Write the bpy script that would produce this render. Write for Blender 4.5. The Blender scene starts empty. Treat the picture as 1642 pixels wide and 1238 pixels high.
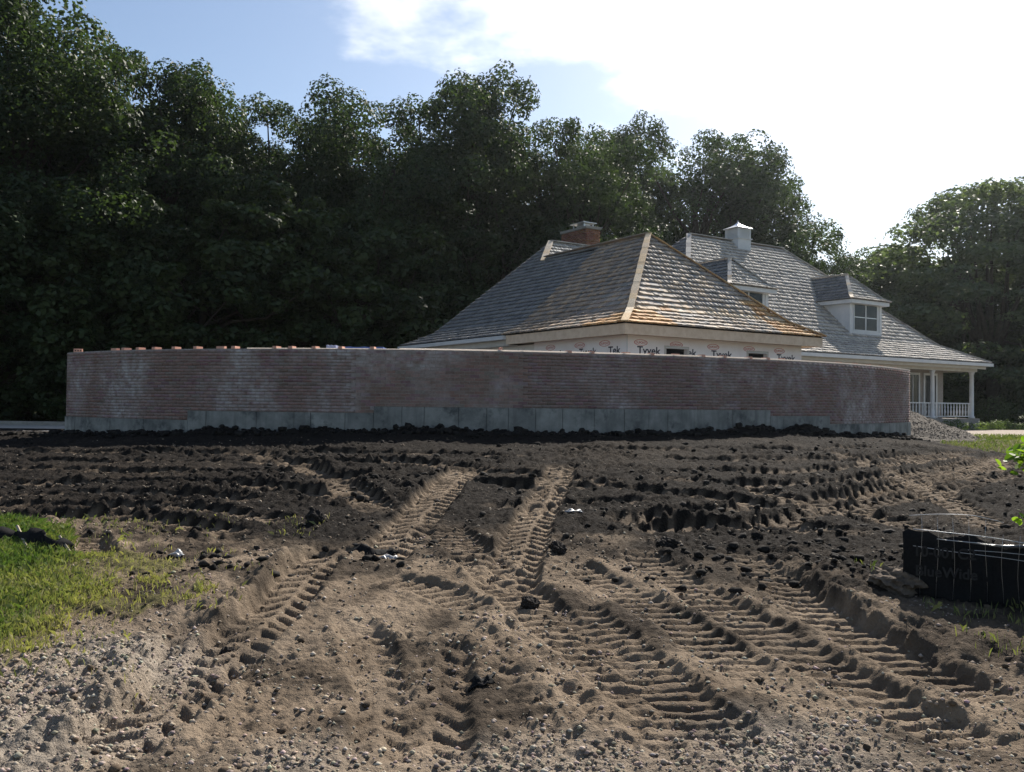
import bpy, math, random, time
import numpy as np
from mathutils import Matrix, Vector
T0 = time.time()
random.seed(7); RNG = np.random.default_rng(11)
scene = bpy.context.scene
C = scene.collection

# ------------------------------------------------------------------ camera
FPX, CX, CY = 1400.0, 821.0, 619.0            # photograph is 1642 x 1238
PITCH, ROLL = math.atan(25/1400.0), 0.0115
fw = np.array([0, math.cos(PITCH), math.sin(PITCH)]); r0 = np.array([1.0, 0, 0]); u0 = np.cross(r0, fw)
RT = r0*math.cos(ROLL)+u0*math.sin(ROLL); UP = u0*math.cos(ROLL)-r0*math.sin(ROLL)
EYE = np.array([0, 0, 1.6])
cd = bpy.data.cameras.new('camera'); cam = bpy.data.objects.new('camera', cd); C.objects.link(cam)
cd.sensor_width = 36; cd.lens = 36*FPX/1642; cd.clip_start = 0.1; cd.clip_end = 3000
cam.matrix_world = Matrix(((RT[0], UP[0], -fw[0], EYE[0]), (RT[1], UP[1], -fw[1], EYE[1]), (RT[2], UP[2], -fw[2], EYE[2]), (0, 0, 0, 1)))
scene.camera = cam
def ray(x, y): return fw+RT*(x-CX)/FPX+UP*(CY-y)/FPX
def atz(x, y, z):
    d = ray(x, y); return EYE+d*((z-EYE[2])/d[2])

# ------------------------------------------------------------------ light
SUN_AZ, SUN_EL = math.radians(28), math.radians(38.5)
w = bpy.data.worlds.new('World'); scene.world = w; w.use_nodes = True
nt = w.node_tree; nt.nodes.clear()
def N(nt, typ, **kw):
    n = nt.nodes.new(typ)
    for k, v in kw.items(): setattr(n, k, v)
    return n
out = N(nt, 'ShaderNodeOutputWorld'); bg = N(nt, 'ShaderNodeBackground')
sky = N(nt, 'ShaderNodeTexSky', sky_type='NISHITA'); sky.sun_disc = False
sky.sun_elevation = SUN_EL; sky.sun_rotation = SUN_AZ; sky.dust_density = 0.8; sky.air_density = 1.0; sky.ozone_density = 1.2
bg.inputs['Strength'].default_value = 0.075
# fair weather clouds: noise on a flat cloud deck, lit by the sky round them
tc = N(nt, 'ShaderNodeTexCoord'); sx = N(nt, 'ShaderNodeSeparateXYZ'); nt.links.new(tc.outputs['Generated'], sx.inputs[0])
zz = N(nt, 'ShaderNodeMath', operation='MAXIMUM'); nt.links.new(sx.outputs['Z'], zz.inputs[0]); zz.inputs[1].default_value = 0.02
za = N(nt, 'ShaderNodeMath', operation='ADD'); nt.links.new(zz.outputs[0], za.inputs[0]); za.inputs[1].default_value = 0.12
dx = N(nt, 'ShaderNodeMath', operation='DIVIDE'); nt.links.new(sx.outputs['X'], dx.inputs[0]); nt.links.new(za.outputs[0], dx.inputs[1])
dy = N(nt, 'ShaderNodeMath', operation='DIVIDE'); nt.links.new(sx.outputs['Y'], dy.inputs[0]); nt.links.new(za.outputs[0], dy.inputs[1])
cb = N(nt, 'ShaderNodeCombineXYZ'); nt.links.new(dx.outputs[0], cb.inputs[0]); nt.links.new(dy.outputs[0], cb.inputs[1])
cn = N(nt, 'ShaderNodeTexNoise'); cn.inputs['Scale'].default_value = 0.85; cn.inputs['Detail'].default_value = 7; cn.inputs['Roughness'].default_value = 0.56
cb.inputs[2].default_value = 3.1
cmap = N(nt, 'ShaderNodeMapping'); cmap.inputs['Location'].default_value = (5.9, -2.3, 3.0); nt.links.new(cb.outputs[0], cmap.inputs[0]); nt.links.new(cmap.outputs[0], cn.inputs['Vector'])
cr = N(nt, 'ShaderNodeMapRange'); cr.interpolation_type = 'SMOOTHSTEP'
cr.inputs['From Min'].default_value = 0.555; cr.inputs['From Max'].default_value = 0.69; nt.links.new(cn.outputs['Fac'], cr.inputs['Value'])
cl = N(nt, 'ShaderNodeMix', data_type='RGBA', blend_type='MIX')
lowz = N(nt, 'ShaderNodeMapRange'); lowz.interpolation_type = 'SMOOTHSTEP'; lowz.inputs['From Min'].default_value = 0.03; lowz.inputs['From Max'].default_value = 0.16; nt.links.new(sx.outputs['Z'], lowz.inputs['Value'])
cmul = N(nt, 'ShaderNodeMath', operation='MULTIPLY'); nt.links.new(cr.outputs[0], cmul.inputs[0]); nt.links.new(lowz.outputs[0], cmul.inputs[1]); nt.links.new(cmul.outputs[0], cl.inputs['Factor']); nt.links.new(sky.outputs[0], cl.inputs[6])
bw = N(nt, 'ShaderNodeRGBToBW'); nt.links.new(sky.outputs[0], bw.inputs[0])
cm = N(nt, 'ShaderNodeMath', operation='MULTIPLY_ADD'); nt.links.new(bw.outputs[0], cm.inputs[0]); cm.inputs[1].default_value = 2.2; cm.inputs[2].default_value = 2.0
nt.links.new(cm.outputs[0], cl.inputs[7])
nt.links.new(cl.outputs[2], bg.inputs['Color']); nt.links.new(bg.outputs[0], out.inputs[0])

sd = bpy.data.lights.new('sun', 'SUN'); sd.energy = 5.0; sd.angle = math.radians(0.55); sd.color = (1.0, 0.93, 0.83)
sun = bpy.data.objects.new('sun', sd); C.objects.link(sun)
SDIR = Vector((math.sin(SUN_AZ)*math.cos(SUN_EL), math.cos(SUN_AZ)*math.cos(SUN_EL), math.sin(SUN_EL)))
sun.rotation_euler = SDIR.to_track_quat('Z', 'Y').to_euler(); sun.location = (20, 20, 40)
vs = scene.view_settings; vs.view_transform = 'Standard'; vs.look = 'None'; vs.gamma = 1; vs.use_curve_mapping = False; vs.exposure = 0.88

# ------------------------------------------------------------------ helpers
def tag(o, label=None, cat=None, group=None, kind=None):
    if label: o['label'] = label
    if cat: o['category'] = cat
    if group: o['group'] = group
    if kind: o['kind'] = kind
    return o
def empty(name, loc=(0, 0, 0)):
    o = bpy.data.objects.new(name, None); C.objects.link(o); o.location = loc; o.empty_display_size = 0.2
    return o
def link(name, me, mat=None, parent=None):
    o = bpy.data.objects.new(name, me); C.objects.link(o)
    if mat and not me.materials: me.materials.append(mat)
    if parent:
        o.parent = parent
        o.matrix_parent_inverse = Matrix.Translation(-Vector(world_loc(parent)))
    return o
def world_loc(o):
    # every parent here is unrotated: its world place is its location plus its parents' parenting offset
    return o.get('_wl', tuple(o.location)) if o.type == 'EMPTY' else (0, 0, 0)
def mesh_np(name, verts, faces, mat=None, parent=None, col=None, smooth=False):
    """faces: (n,3) or (n,4) int array"""
    verts = np.asarray(verts, np.float32); faces = np.asarray(faces, np.int32)
    me = bpy.data.meshes.new(name); k = faces.shape[1]
    me.vertices.add(len(verts)); me.vertices.foreach_set('co', verts.ravel())
    me.loops.add(faces.size); me.loops.foreach_set('vertex_index', faces.ravel())
    me.polygons.add(len(faces)); me.polygons.foreach_set('loop_start', np.arange(0, faces.size, k, dtype=np.int32))
    me.polygons.foreach_set('loop_total', np.full(len(faces), k, np.int32))
    if smooth: me.polygons.foreach_set('use_smooth', np.ones(len(faces), bool))
    if col is not None:
        a = me.color_attributes.new('tint', 'FLOAT_COLOR', 'POINT'); a.data.foreach_set('color', np.asarray(col, np.float32).ravel())
    me.update(calc_edges=True)
    return link(name, me, mat, parent)
BOXF = [(0, 3, 2, 1), (4, 5, 6, 7), (0, 1, 5, 4), (1, 2, 6, 5), (2, 3, 7, 6), (3, 0, 4, 7)]
class MB:
    """collects polygons in world space, builds one mesh"""
    def __init__(s): s.v = []; s.f = []
    def poly(s, pts):
        n = len(s.v); s.v += [tuple(map(float, p)) for p in pts]; s.f.append(tuple(range(n, n+len(pts)))); return s
    def hexa(s, p):
        n = len(s.v); s.v += [tuple(map(float, q)) for q in p]; s.f += [tuple(n+i for i in f) for f in BOXF]; return s
    def box(s, x0, x1, y0, y1, z0, z1, fn=None):
        p = [(x0, y0, z0), (x1, y0, z0), (x1, y1, z0), (x0, y1, z0), (x0, y0, z1), (x1, y0, z1), (x1, y1, z1), (x0, y1, z1)]
        return s.hexa([fn(*q) for q in p] if fn else p)
    def tube(s, pts, rad, n=6, cap=True):
        pts = [Vector(p) for p in pts]; base = len(s.v)
        for i, p in enumerate(pts):
            d = (pts[min(i+1, len(pts)-1)]-pts[max(i-1, 0)]).normalized()
            a = d.cross(Vector((0, 0, 1)) if abs(d.z) < 0.9 else Vector((1, 0, 0))).normalized(); b = d.cross(a)
            r = rad[i] if hasattr(rad, '__len__') else rad
            for k in range(n):
                an = 2*math.pi*k/n; s.v.append(tuple(p+a*math.cos(an)*r+b*math.sin(an)*r))
        for i in range(len(pts)-1):
            for k in range(n):
                s.f.append((base+i*n+k, base+i*n+(k+1) % n, base+(i+1)*n+(k+1) % n, base+(i+1)*n+k))
        if cap:
            s.f.append(tuple(base+k for k in range(n))[::-1]); e = base+(len(pts)-1)*n; s.f.append(tuple(e+k for k in range(n)))
        return s
    def build(s, name, mat, parent=None, smooth=False):
        me = bpy.data.meshes.new(name); me.from_pydata(s.v, [], s.f); me.update()
        if smooth:
            me.polygons.foreach_set('use_smooth', np.ones(len(me.polygons), bool))
        return link(name, me, mat, parent)
# --- numpy value noise
def _h(ix, iy, s):
    n = (ix.astype(np.int64)*374761393+iy.astype(np.int64)*668265263+s*974634721) & 0x7fffffff
    n = ((n ^ (n >> 13))*1274126177) & 0x7fffffff
    n = ((n ^ (n >> 15))*668265263) & 0x7fffffff
    return ((n >> 8) & 0xffff)/65535.0
def vn(x, y, s=0):
    x = np.asarray(x, float); y = np.asarray(y, float)
    ix = np.floor(x); iy = np.floor(y); fx = x-ix; fy = y-iy
    fx = fx*fx*fx*(fx*(fx*6-15)+10); fy = fy*fy*fy*(fy*(fy*6-15)+10)
    a = _h(ix, iy, s); b = _h(ix+1, iy, s); c = _h(ix, iy+1, s); d = _h(ix+1, iy+1, s)
    return (a+(b-a)*fx)+((c+(d-c)*fx)-(a+(b-a)*fx))*fy
def fbm(x, y, sc, s=0, oct=4, g=0.5):
    v = 0; a = 1; t = 0; x = np.asarray(x, float)/sc; y = np.asarray(y, float)/sc
    for i in range(oct):
        c, q = math.cos(0.7*i), math.sin(0.7*i)
        v = v+a*(vn(x*c-y*q+17.3*i, x*q+y*c-9.1*i, s+i)*2-1); t += a; a *= g; x = x*2.03; y = y*2.03
    return v/t
def ss(a, b, x):
    t = np.clip((np.asarray(x, float)-a)/(b-a), 0, 1); return t*t*(3-2*t)

# ------------------------------------------------------------------ materials
def newmat(name):
    m = bpy.data.materials.new(name); m.use_nodes = True; nt = m.node_tree
    return m, nt, nt.nodes['Principled BSDF']
def ramp_noise(nt, scale, detail=4, rough=0.55, coord='Object', lo=0.35, hi=0.65, vec=None, dim=None):
    n = N(nt, 'ShaderNodeTexNoise'); n.inputs['Scale'].default_value = scale; n.inputs['Detail'].default_value = detail; n.inputs['Roughness'].default_value = rough
    if vec is None:
        g = N(nt, 'ShaderNodeNewGeometry'); vec = g.outputs['Position']
    nt.links.new(vec, n.inputs['Vector'])
    r = N(nt, 'ShaderNodeMapRange'); r.inputs['From Min'].default_value = lo; r.inputs['From Max'].default_value = hi
    nt.links.new(n.outputs['Fac'], r.inputs['Value']); return r.outputs[0], n.outputs['Fac']
def mixc(nt, fac, a, b, blend='MIX'):
    m = N(nt, 'ShaderNodeMix', data_type='RGBA', blend_type=blend)
    for sck, val in ((m.inputs['Factor'], fac), (m.inputs[6], a), (m.inputs[7], b)):
        if hasattr(val, 'links') or hasattr(val, 'is_linked'): nt.links.new(val, sck)
        elif isinstance(val, (int, float)): sck.default_value = val
        else: sck.default_value = tuple(val)+((1,) if len(val) == 3 else ())
    return m.outputs[2]
def bump(nt, bs, h, strength=0.3, dist=0.01):
    b = N(nt, 'ShaderNodeBump'); b.inputs['Strength'].default_value = strength; b.inputs['Distance'].default_value = dist
    nt.links.new(h, b.inputs['Height']); nt.links.new(b.outputs[0], bs.inputs['Normal'])
def simple(name, c1, c2, scale=8, rough=0.7, bs=0.2, bd=0.005, spec=0.3, detail=5, metal=0):
    m, nt, b = newmat(name)
    f, raw = ramp_noise(nt, scale, detail)
    nt.links.new(mixc(nt, f, c1, c2), b.inputs['Base Color']); b.inputs['Roughness'].default_value = rough
    b.inputs['Specular IOR Level'].default_value = spec; b.inputs['Metallic'].default_value = metal
    if bs: bump(nt, b, raw, bs, bd)
    return m
def tinted(name, amount=0.35, scale=18, rough=0.8, spec=0.2, bs=0.4, bd=0.004, stretch=None, smear=None):
    """colour from the piece's own tint attribute, broken by noise"""
    m, nt, b = newmat(name)
    a = N(nt, 'ShaderNodeVertexColor'); a.layer_name = 'tint'
    f, raw = ramp_noise(nt, scale, 5)
    g = N(nt, 'ShaderNodeMapRange'); nt.links.new(f, g.inputs['Value']); g.inputs['To Min'].default_value = 1-amount; g.inputs['To Max'].default_value = 1+amount*0.6
    mul = N(nt, 'ShaderNodeVectorMath', operation='SCALE'); nt.links.new(a.outputs['Color'], mul.inputs[0]); nt.links.new(g.outputs[0], mul.inputs['Scale'])
    c = mul.outputs[0]
    if smear:
        f2, _ = ramp_noise(nt, smear[1], 6, 0.62, lo=0.46, hi=0.66)
        f3, _ = ramp_noise(nt, smear[1]*11, 4, 0.6, lo=0.3, hi=0.7)
        mm = N(nt, 'ShaderNodeMath', operation='MULTIPLY'); nt.links.new(f2, mm.inputs[0]); nt.links.new(f3, mm.inputs[1])
        m2 = N(nt, 'ShaderNodeMath', operation='MULTIPLY'); nt.links.new(mm.outputs[0], m2.inputs[0]); m2.inputs[1].default_value = smear[2]
        c = mixc(nt, m2.outputs[0], c, smear[0])
    nt.links.new(c, b.inputs['Base Color']); b.inputs['Roughness'].default_value = rough; b.inputs['Specular IOR Level'].default_value = spec
    bump(nt, b, raw, bs, bd)
    return m
M = {}
M['brick'] = tinted('brick_clay', 0.15, 25, 0.9, 0.15, 0.35, 0.003, smear=((0.46, 0.41, 0.39), 0.6, 1.3))
M['loose_brick'] = simple('fresh_brick', (0.58, 0.30, 0.22), (0.66, 0.38, 0.28), 40, 0.9, 0.3, 0.003, 0.15)
M['mortar'] = simple('mortar', (0.24, 0.20, 0.185), (0.36, 0.32, 0.30), 12, 0.95, 0.4, 0.004, 0.1)
M['hole'] = simple('core_hole', (0.05, 0.03, 0.02), (0.07, 0.04, 0.03), 12, 0.95, 0, 0, 0.1)
def concrete():
    m, nt, b = newmat('cast_concrete')
    f, raw = ramp_noise(nt, 2.2, 7, 0.6); c = mixc(nt, f, (0.15, 0.15, 0.14), (0.31, 0.305, 0.28))
    f2, _ = ramp_noise(nt, 1.6, 8, 0.7, lo=0.53, hi=0.64); c = mixc(nt, f2, c, (0.085, 0.088, 0.085))
    g = N(nt, 'ShaderNodeNewGeometry'); mp = N(nt, 'ShaderNodeMapping'); mp.inputs['Scale'].default_value = (7, 7, 0.7); nt.links.new(g.outputs['Position'], mp.inputs[0])
    f3, _ = ramp_noise(nt, 1.0, 4, 0.6, lo=0.52, hi=0.85, vec=mp.outputs[0]); c = mixc(nt, f3, c, (0.11, 0.11, 0.105))
    nt.links.new(c, b.inputs['Base Color']); b.inputs['Roughness'].default_value = 0.85; b.inputs['Specular IOR Level'].default_value = 0.25
    bump(nt, b, raw, 0.3, 0.006); return m
M['concrete'] = concrete()
M['seam'] = simple('form_seam_fins', (0.12, 0.12, 0.12), (0.2, 0.2, 0.2), 12, 0.9, 0, 0, 0.2)
M['cedar'] = tinted('cedar_shingle', 0.30, 30, 0.82, 0.25, 0.4, 0.003)
M['deck'] = simple('roof_deck', (0.035, 0.03, 0.028), (0.06, 0.05, 0.045), 3, 0.9, 0, 0, 0.1)
M['wood'] = simple('bare_pine_board', (0.60, 0.45, 0.32), (0.70, 0.55, 0.41), 6, 0.75, 0.2, 0.002, 0.3)
M['white'] = simple('white_paint', (0.54, 0.55, 0.56), (0.62, 0.62, 0.62), 3, 0.55, 0.08, 0.002, 0.4)
M['trim'] = simple('cream_trim', (0.46, 0.435, 0.395), (0.54, 0.515, 0.47), 3, 0.6, 0.05, 0.002, 0.35)
M['stucco'] = simple('pale_render', (0.62, 0.60, 0.56), (0.70, 0.68, 0.64), 30, 0.9, 0.4, 0.004, 0.15)
M['wrap'] = simple('house_wrap', (0.80, 0.74, 0.72), (0.86, 0.82, 0.80), 2.2, 0.6, 0.35, 0.02, 0.3)
M['ink'] = simple('black_print', (0.015, 0.017, 0.03), (0.03, 0.03, 0.05), 20, 0.6, 0, 0, 0.3)
M['redink'] = simple('red_print', (0.50, 0.12, 0.10), (0.58, 0.2, 0.17), 20, 0.6, 0, 0, 0.3)
M['dark'] = simple('dark_interior', (0.012, 0.012, 0.014), (0.02, 0.02, 0.022), 5, 0.9, 0, 0, 0.1)
M['metal'] = simple('zinc_sheet', (0.62, 0.64, 0.66), (0.72, 0.73, 0.74), 5, 0.35, 0.05, 0.002, 0.5, metal=0.7)
M['chimney'] = tinted('chimney_brick', 0.3, 20, 0.9, 0.15, 0.3, 0.003)
m, nt_, b = newmat('window_glass'); b.inputs['Base Color'].default_value = (0.02, 0.025, 0.03, 1); b.inputs['Roughness'].default_value = 0.12; b.inputs['Specular IOR Level'].default_value = 0.25
M['glass'] = m
M['black_fabric'] = simple('black_geotextile', (0.006, 0.006, 0.0065), (0.012, 0.012, 0.013), 60, 0.8, 0.3, 0.003, 0.12)
M['fabric_print'] = simple('grey_print', (0.012, 0.012, 0.013), (0.017, 0.017, 0.018), 60, 0.6, 0, 0, 0.3)
M['wire'] = simple('galvanised_wire', (0.55, 0.55, 0.56), (0.7, 0.7, 0.7), 30, 0.28, 0, 0, 0.6, metal=0.9)
M['stake'] = simple('weathered_stake', (0.24, 0.20, 0.15), (0.33, 0.28, 0.21), 14, 0.8, 0.3, 0.003, 0.2)
M['blue'] = simple('blue_wrap', (0.05, 0.10, 0.30), (0.10, 0.16, 0.40), 6, 0.4, 0.2, 0.01, 0.5)
M['bluegrey'] = simple('pale_blue_wrap', (0.30, 0.33, 0.50), (0.38, 0.42, 0.58), 6, 0.4, 0.2, 0.01, 0.5)
M['pallet'] = simple('pallet_wood', (0.30, 0.23, 0.15), (0.40, 0.31, 0.21), 9, 0.85, 0.2, 0.003, 0.2)
M['asphalt'] = simple('pale_concrete_drive', (0.38, 0.345, 0.30), (0.46, 0.42, 0.37), 5, 0.9, 0.3, 0.004, 0.2)
M['kerb'] = simple('kerb_concrete', (0.24, 0.225, 0.20), (0.32, 0.30, 0.27), 5, 0.9, 0.3, 0.004, 0.2)
M['white_plastic'] = simple('white_plastic', (0.22, 0.22, 0.23), (0.34, 0.34, 0.34), 9, 0.4, 0.2, 0.004, 0.5)
def leafmat(name, c1, c2, trans=0.35, rough=0.55, spec=0.25, tc=None):
    m = bpy.data.materials.new(name); m.use_nodes = True; nt = m.node_tree; b = nt.nodes['Principled BSDF']; o = nt.nodes['Material Output']
    a = N(nt, 'ShaderNodeVertexColor'); a.layer_name = 'tint'
    sp = N(nt, 'ShaderNodeSeparateColor'); nt.links.new(a.outputs['Color'], sp.inputs[0])
    c = mixc(nt, sp.outputs[0], c1, c2); nt.links.new(c, b.inputs['Base Color']); b.inputs['Roughness'].default_value = rough; b.inputs['Specular IOR Level'].default_value = spec
    t = N(nt, 'ShaderNodeBsdfTranslucent'); k = tc or (1.3, 1.5, 0.6)
    nt.links.new(mixc(nt, 1.0, c, (k[0], k[1], k[2]), 'MULTIPLY'), t.inputs[0])
    mx = N(nt, 'ShaderNodeMixShader'); mx.inputs[0].default_value = trans
    nt.links.new(b.outputs[0], mx.inputs[1]); nt.links.new(t.outputs[0], mx.inputs[2]); nt.links.new(mx.outputs[0], o.inputs[0]); return m
M['oak'] = leafmat('oak_leaf', (0.026, 0.040, 0.020), (0.058, 0.082, 0.038), 0.32, 0.6, 0.2)
M['locust'] = leafmat('locust_leaf', (0.065, 0.085, 0.055), (0.115, 0.14, 0.085), 0.4)
M['bush'] = leafmat('bush_leaf', (0.022, 0.036, 0.014), (0.06, 0.085, 0.03), 0.3)
M['cover'] = leafmat('ground_cover_leaf', (0.05, 0.08, 0.03), (0.16, 0.20, 0.08), 0.35)
M['young'] = leafmat('young_leaf', (0.10, 0.17, 0.02), (0.20, 0.28, 0.04), 0.5, 0.45, 0.4)
M['grass'] = leafmat('grass_blade', (0.068, 0.110, 0.030), (0.33, 0.28, 0.14), 0.32)
M['bark'] = simple('bark', (0.035, 0.028, 0.022), (0.07, 0.058, 0.045), 5, 0.95, 0.8, 0.03, 0.1)
# translucent membrane along the top of the wall
m = bpy.data.materials.new('clear_membrane'); m.use_nodes = True; nt_ = m.node_tree; b = nt_.nodes['Principled BSDF']
f, raw = ramp_noise(nt_, 9, 3); nt_.links.new(mixc(nt_, f, (0.62, 0.58, 0.54), (0.75, 0.71, 0.67)), b.inputs['Base Color']); b.inputs['Roughness'].default_value = 0.5
t = N(nt_, 'ShaderNodeBsdfTranslucent'); t.inputs[0].default_value = (0.8, 0.76, 0.72, 1); mx = N(nt_, 'ShaderNodeMixShader'); mx.inputs[0].default_value = 0.55
nt_.links.new(b.outputs[0], mx.inputs[1]); nt_.links.new(t.outputs[0], mx.inputs[2]); nt_.links.new(mx.outputs[0], nt_.nodes['Material Output'].inputs[0]); M['membrane'] = m

# ------------------------------------------------------------------ terrain
WPX = [(107, 565), (190, 561), (300, 559.5), (400, 558.5), (500, 558), (640, 559), (760, 562), (860, 564.4), (1000, 567.8), (1100, 571), (1180, 574.4), (1300, 579), (1340, 582), (1400, 587.8), (1460, 594.2)]
WTOP = 2.65                                     # height of the wall top
wp = np.array([atz(x, y, WTOP) for x, y in WPX]); WX0, WX1 = wp[0, 0], wp[-1, 0]
wpoly = np.polyfit(wp[:, 0], wp[:, 1], 4)
def ywall(X):
    X = np.asarray(X, float); Xc = np.clip(X, WX0, WX1); Y = np.polyval(wpoly, Xc)
    Y = np.where(X < WX0, Y+(WX0-X)*-0.05, Y); return np.where(X > WX1, Y-(X-WX1)*0.9, Y)
def zb(X, Y):
    X = np.asarray(X, float); Y = np.asarray(Y, float)
    s = 0.0646-np.where(X < 0, 0.0240*np.minimum((X/10.6)**2, 1.15), 0.0376*np.minimum((X/11.7)**2, 1.1))
    yw = ywall(X); yy = np.minimum(Y, yw)-3.77; z = s*np.where(yy < 0, yy*0.6, yy)
    t = ss(0.3, 4.5, Y-yw); return z*(1-t)+0.60*t
def gp(px, py):
    z = 0.3; P = None
    for i in range(40):
        P = atz(px, py, z) if ray(px, py)[2] < -1e-3 else P
        z = 0.5*z+0.5*float(zb(P[0], P[1]))
    return P[:2]
def polydist(X, Y, pts, reach):
    """arc position, signed side (+ right of travel) and distance to a polyline, for points within reach"""
    pts = np.asarray(pts); S = np.full(X.shape, 0.0); L = np.full(X.shape, 99.0); acc = 0
    bb = (X > pts[:, 0].min()-reach) & (X < pts[:, 0].max()+reach) & (Y > pts[:, 1].min()-reach) & (Y < pts[:, 1].max()+reach)
    idx = np.nonzero(bb)[0]
    if len(idx) == 0: return idx, None, None
    x = X[idx]; y = Y[idx]; bd = np.full(x.shape, 99.0); bs = np.zeros(x.shape); bl = np.full(x.shape, 99.0)
    for a, b in zip(pts[:-1], pts[1:]):
        d = b-a; ln = math.hypot(*d); d = d/ln
        t = (x-a[0])*d[0]+(y-a[1])*d[1]; tc = np.clip(t, 0, ln); qx = x-a[0]-d[0]*tc; qy = y-a[1]-d[1]*tc
        dist = np.hypot(qx, qy); l = qx*d[1]-qy*d[0]; m = dist < bd
        bd = np.where(m, dist, bd); bs = np.where(m, acc+tc, bs); bl = np.where(m, np.sign(l+1e-9)*dist, bl); acc += ln
    k = bd < reach
    return idx[k], bs[k], bl[k]
def smooth_path(pts, n=6):
    pts = [np.array(p) for p in pts]; o = []
    for i in range(len(pts)-1):
        p0 = pts[max(i-1, 0)]; p1 = pts[i]; p2 = pts[i+1]; p3 = pts[min(i+2, len(pts)-1)]
        for k in range(n):
            t = k/n; o.append(0.5*((2*p1)+(-p0+p2)*t+(2*p0-5*p1+4*p2-p3)*t*t+(-p0+3*p1-3*p2+p3)*t**3))
    o.append(pts[-1]); return np.array(o)
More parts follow.
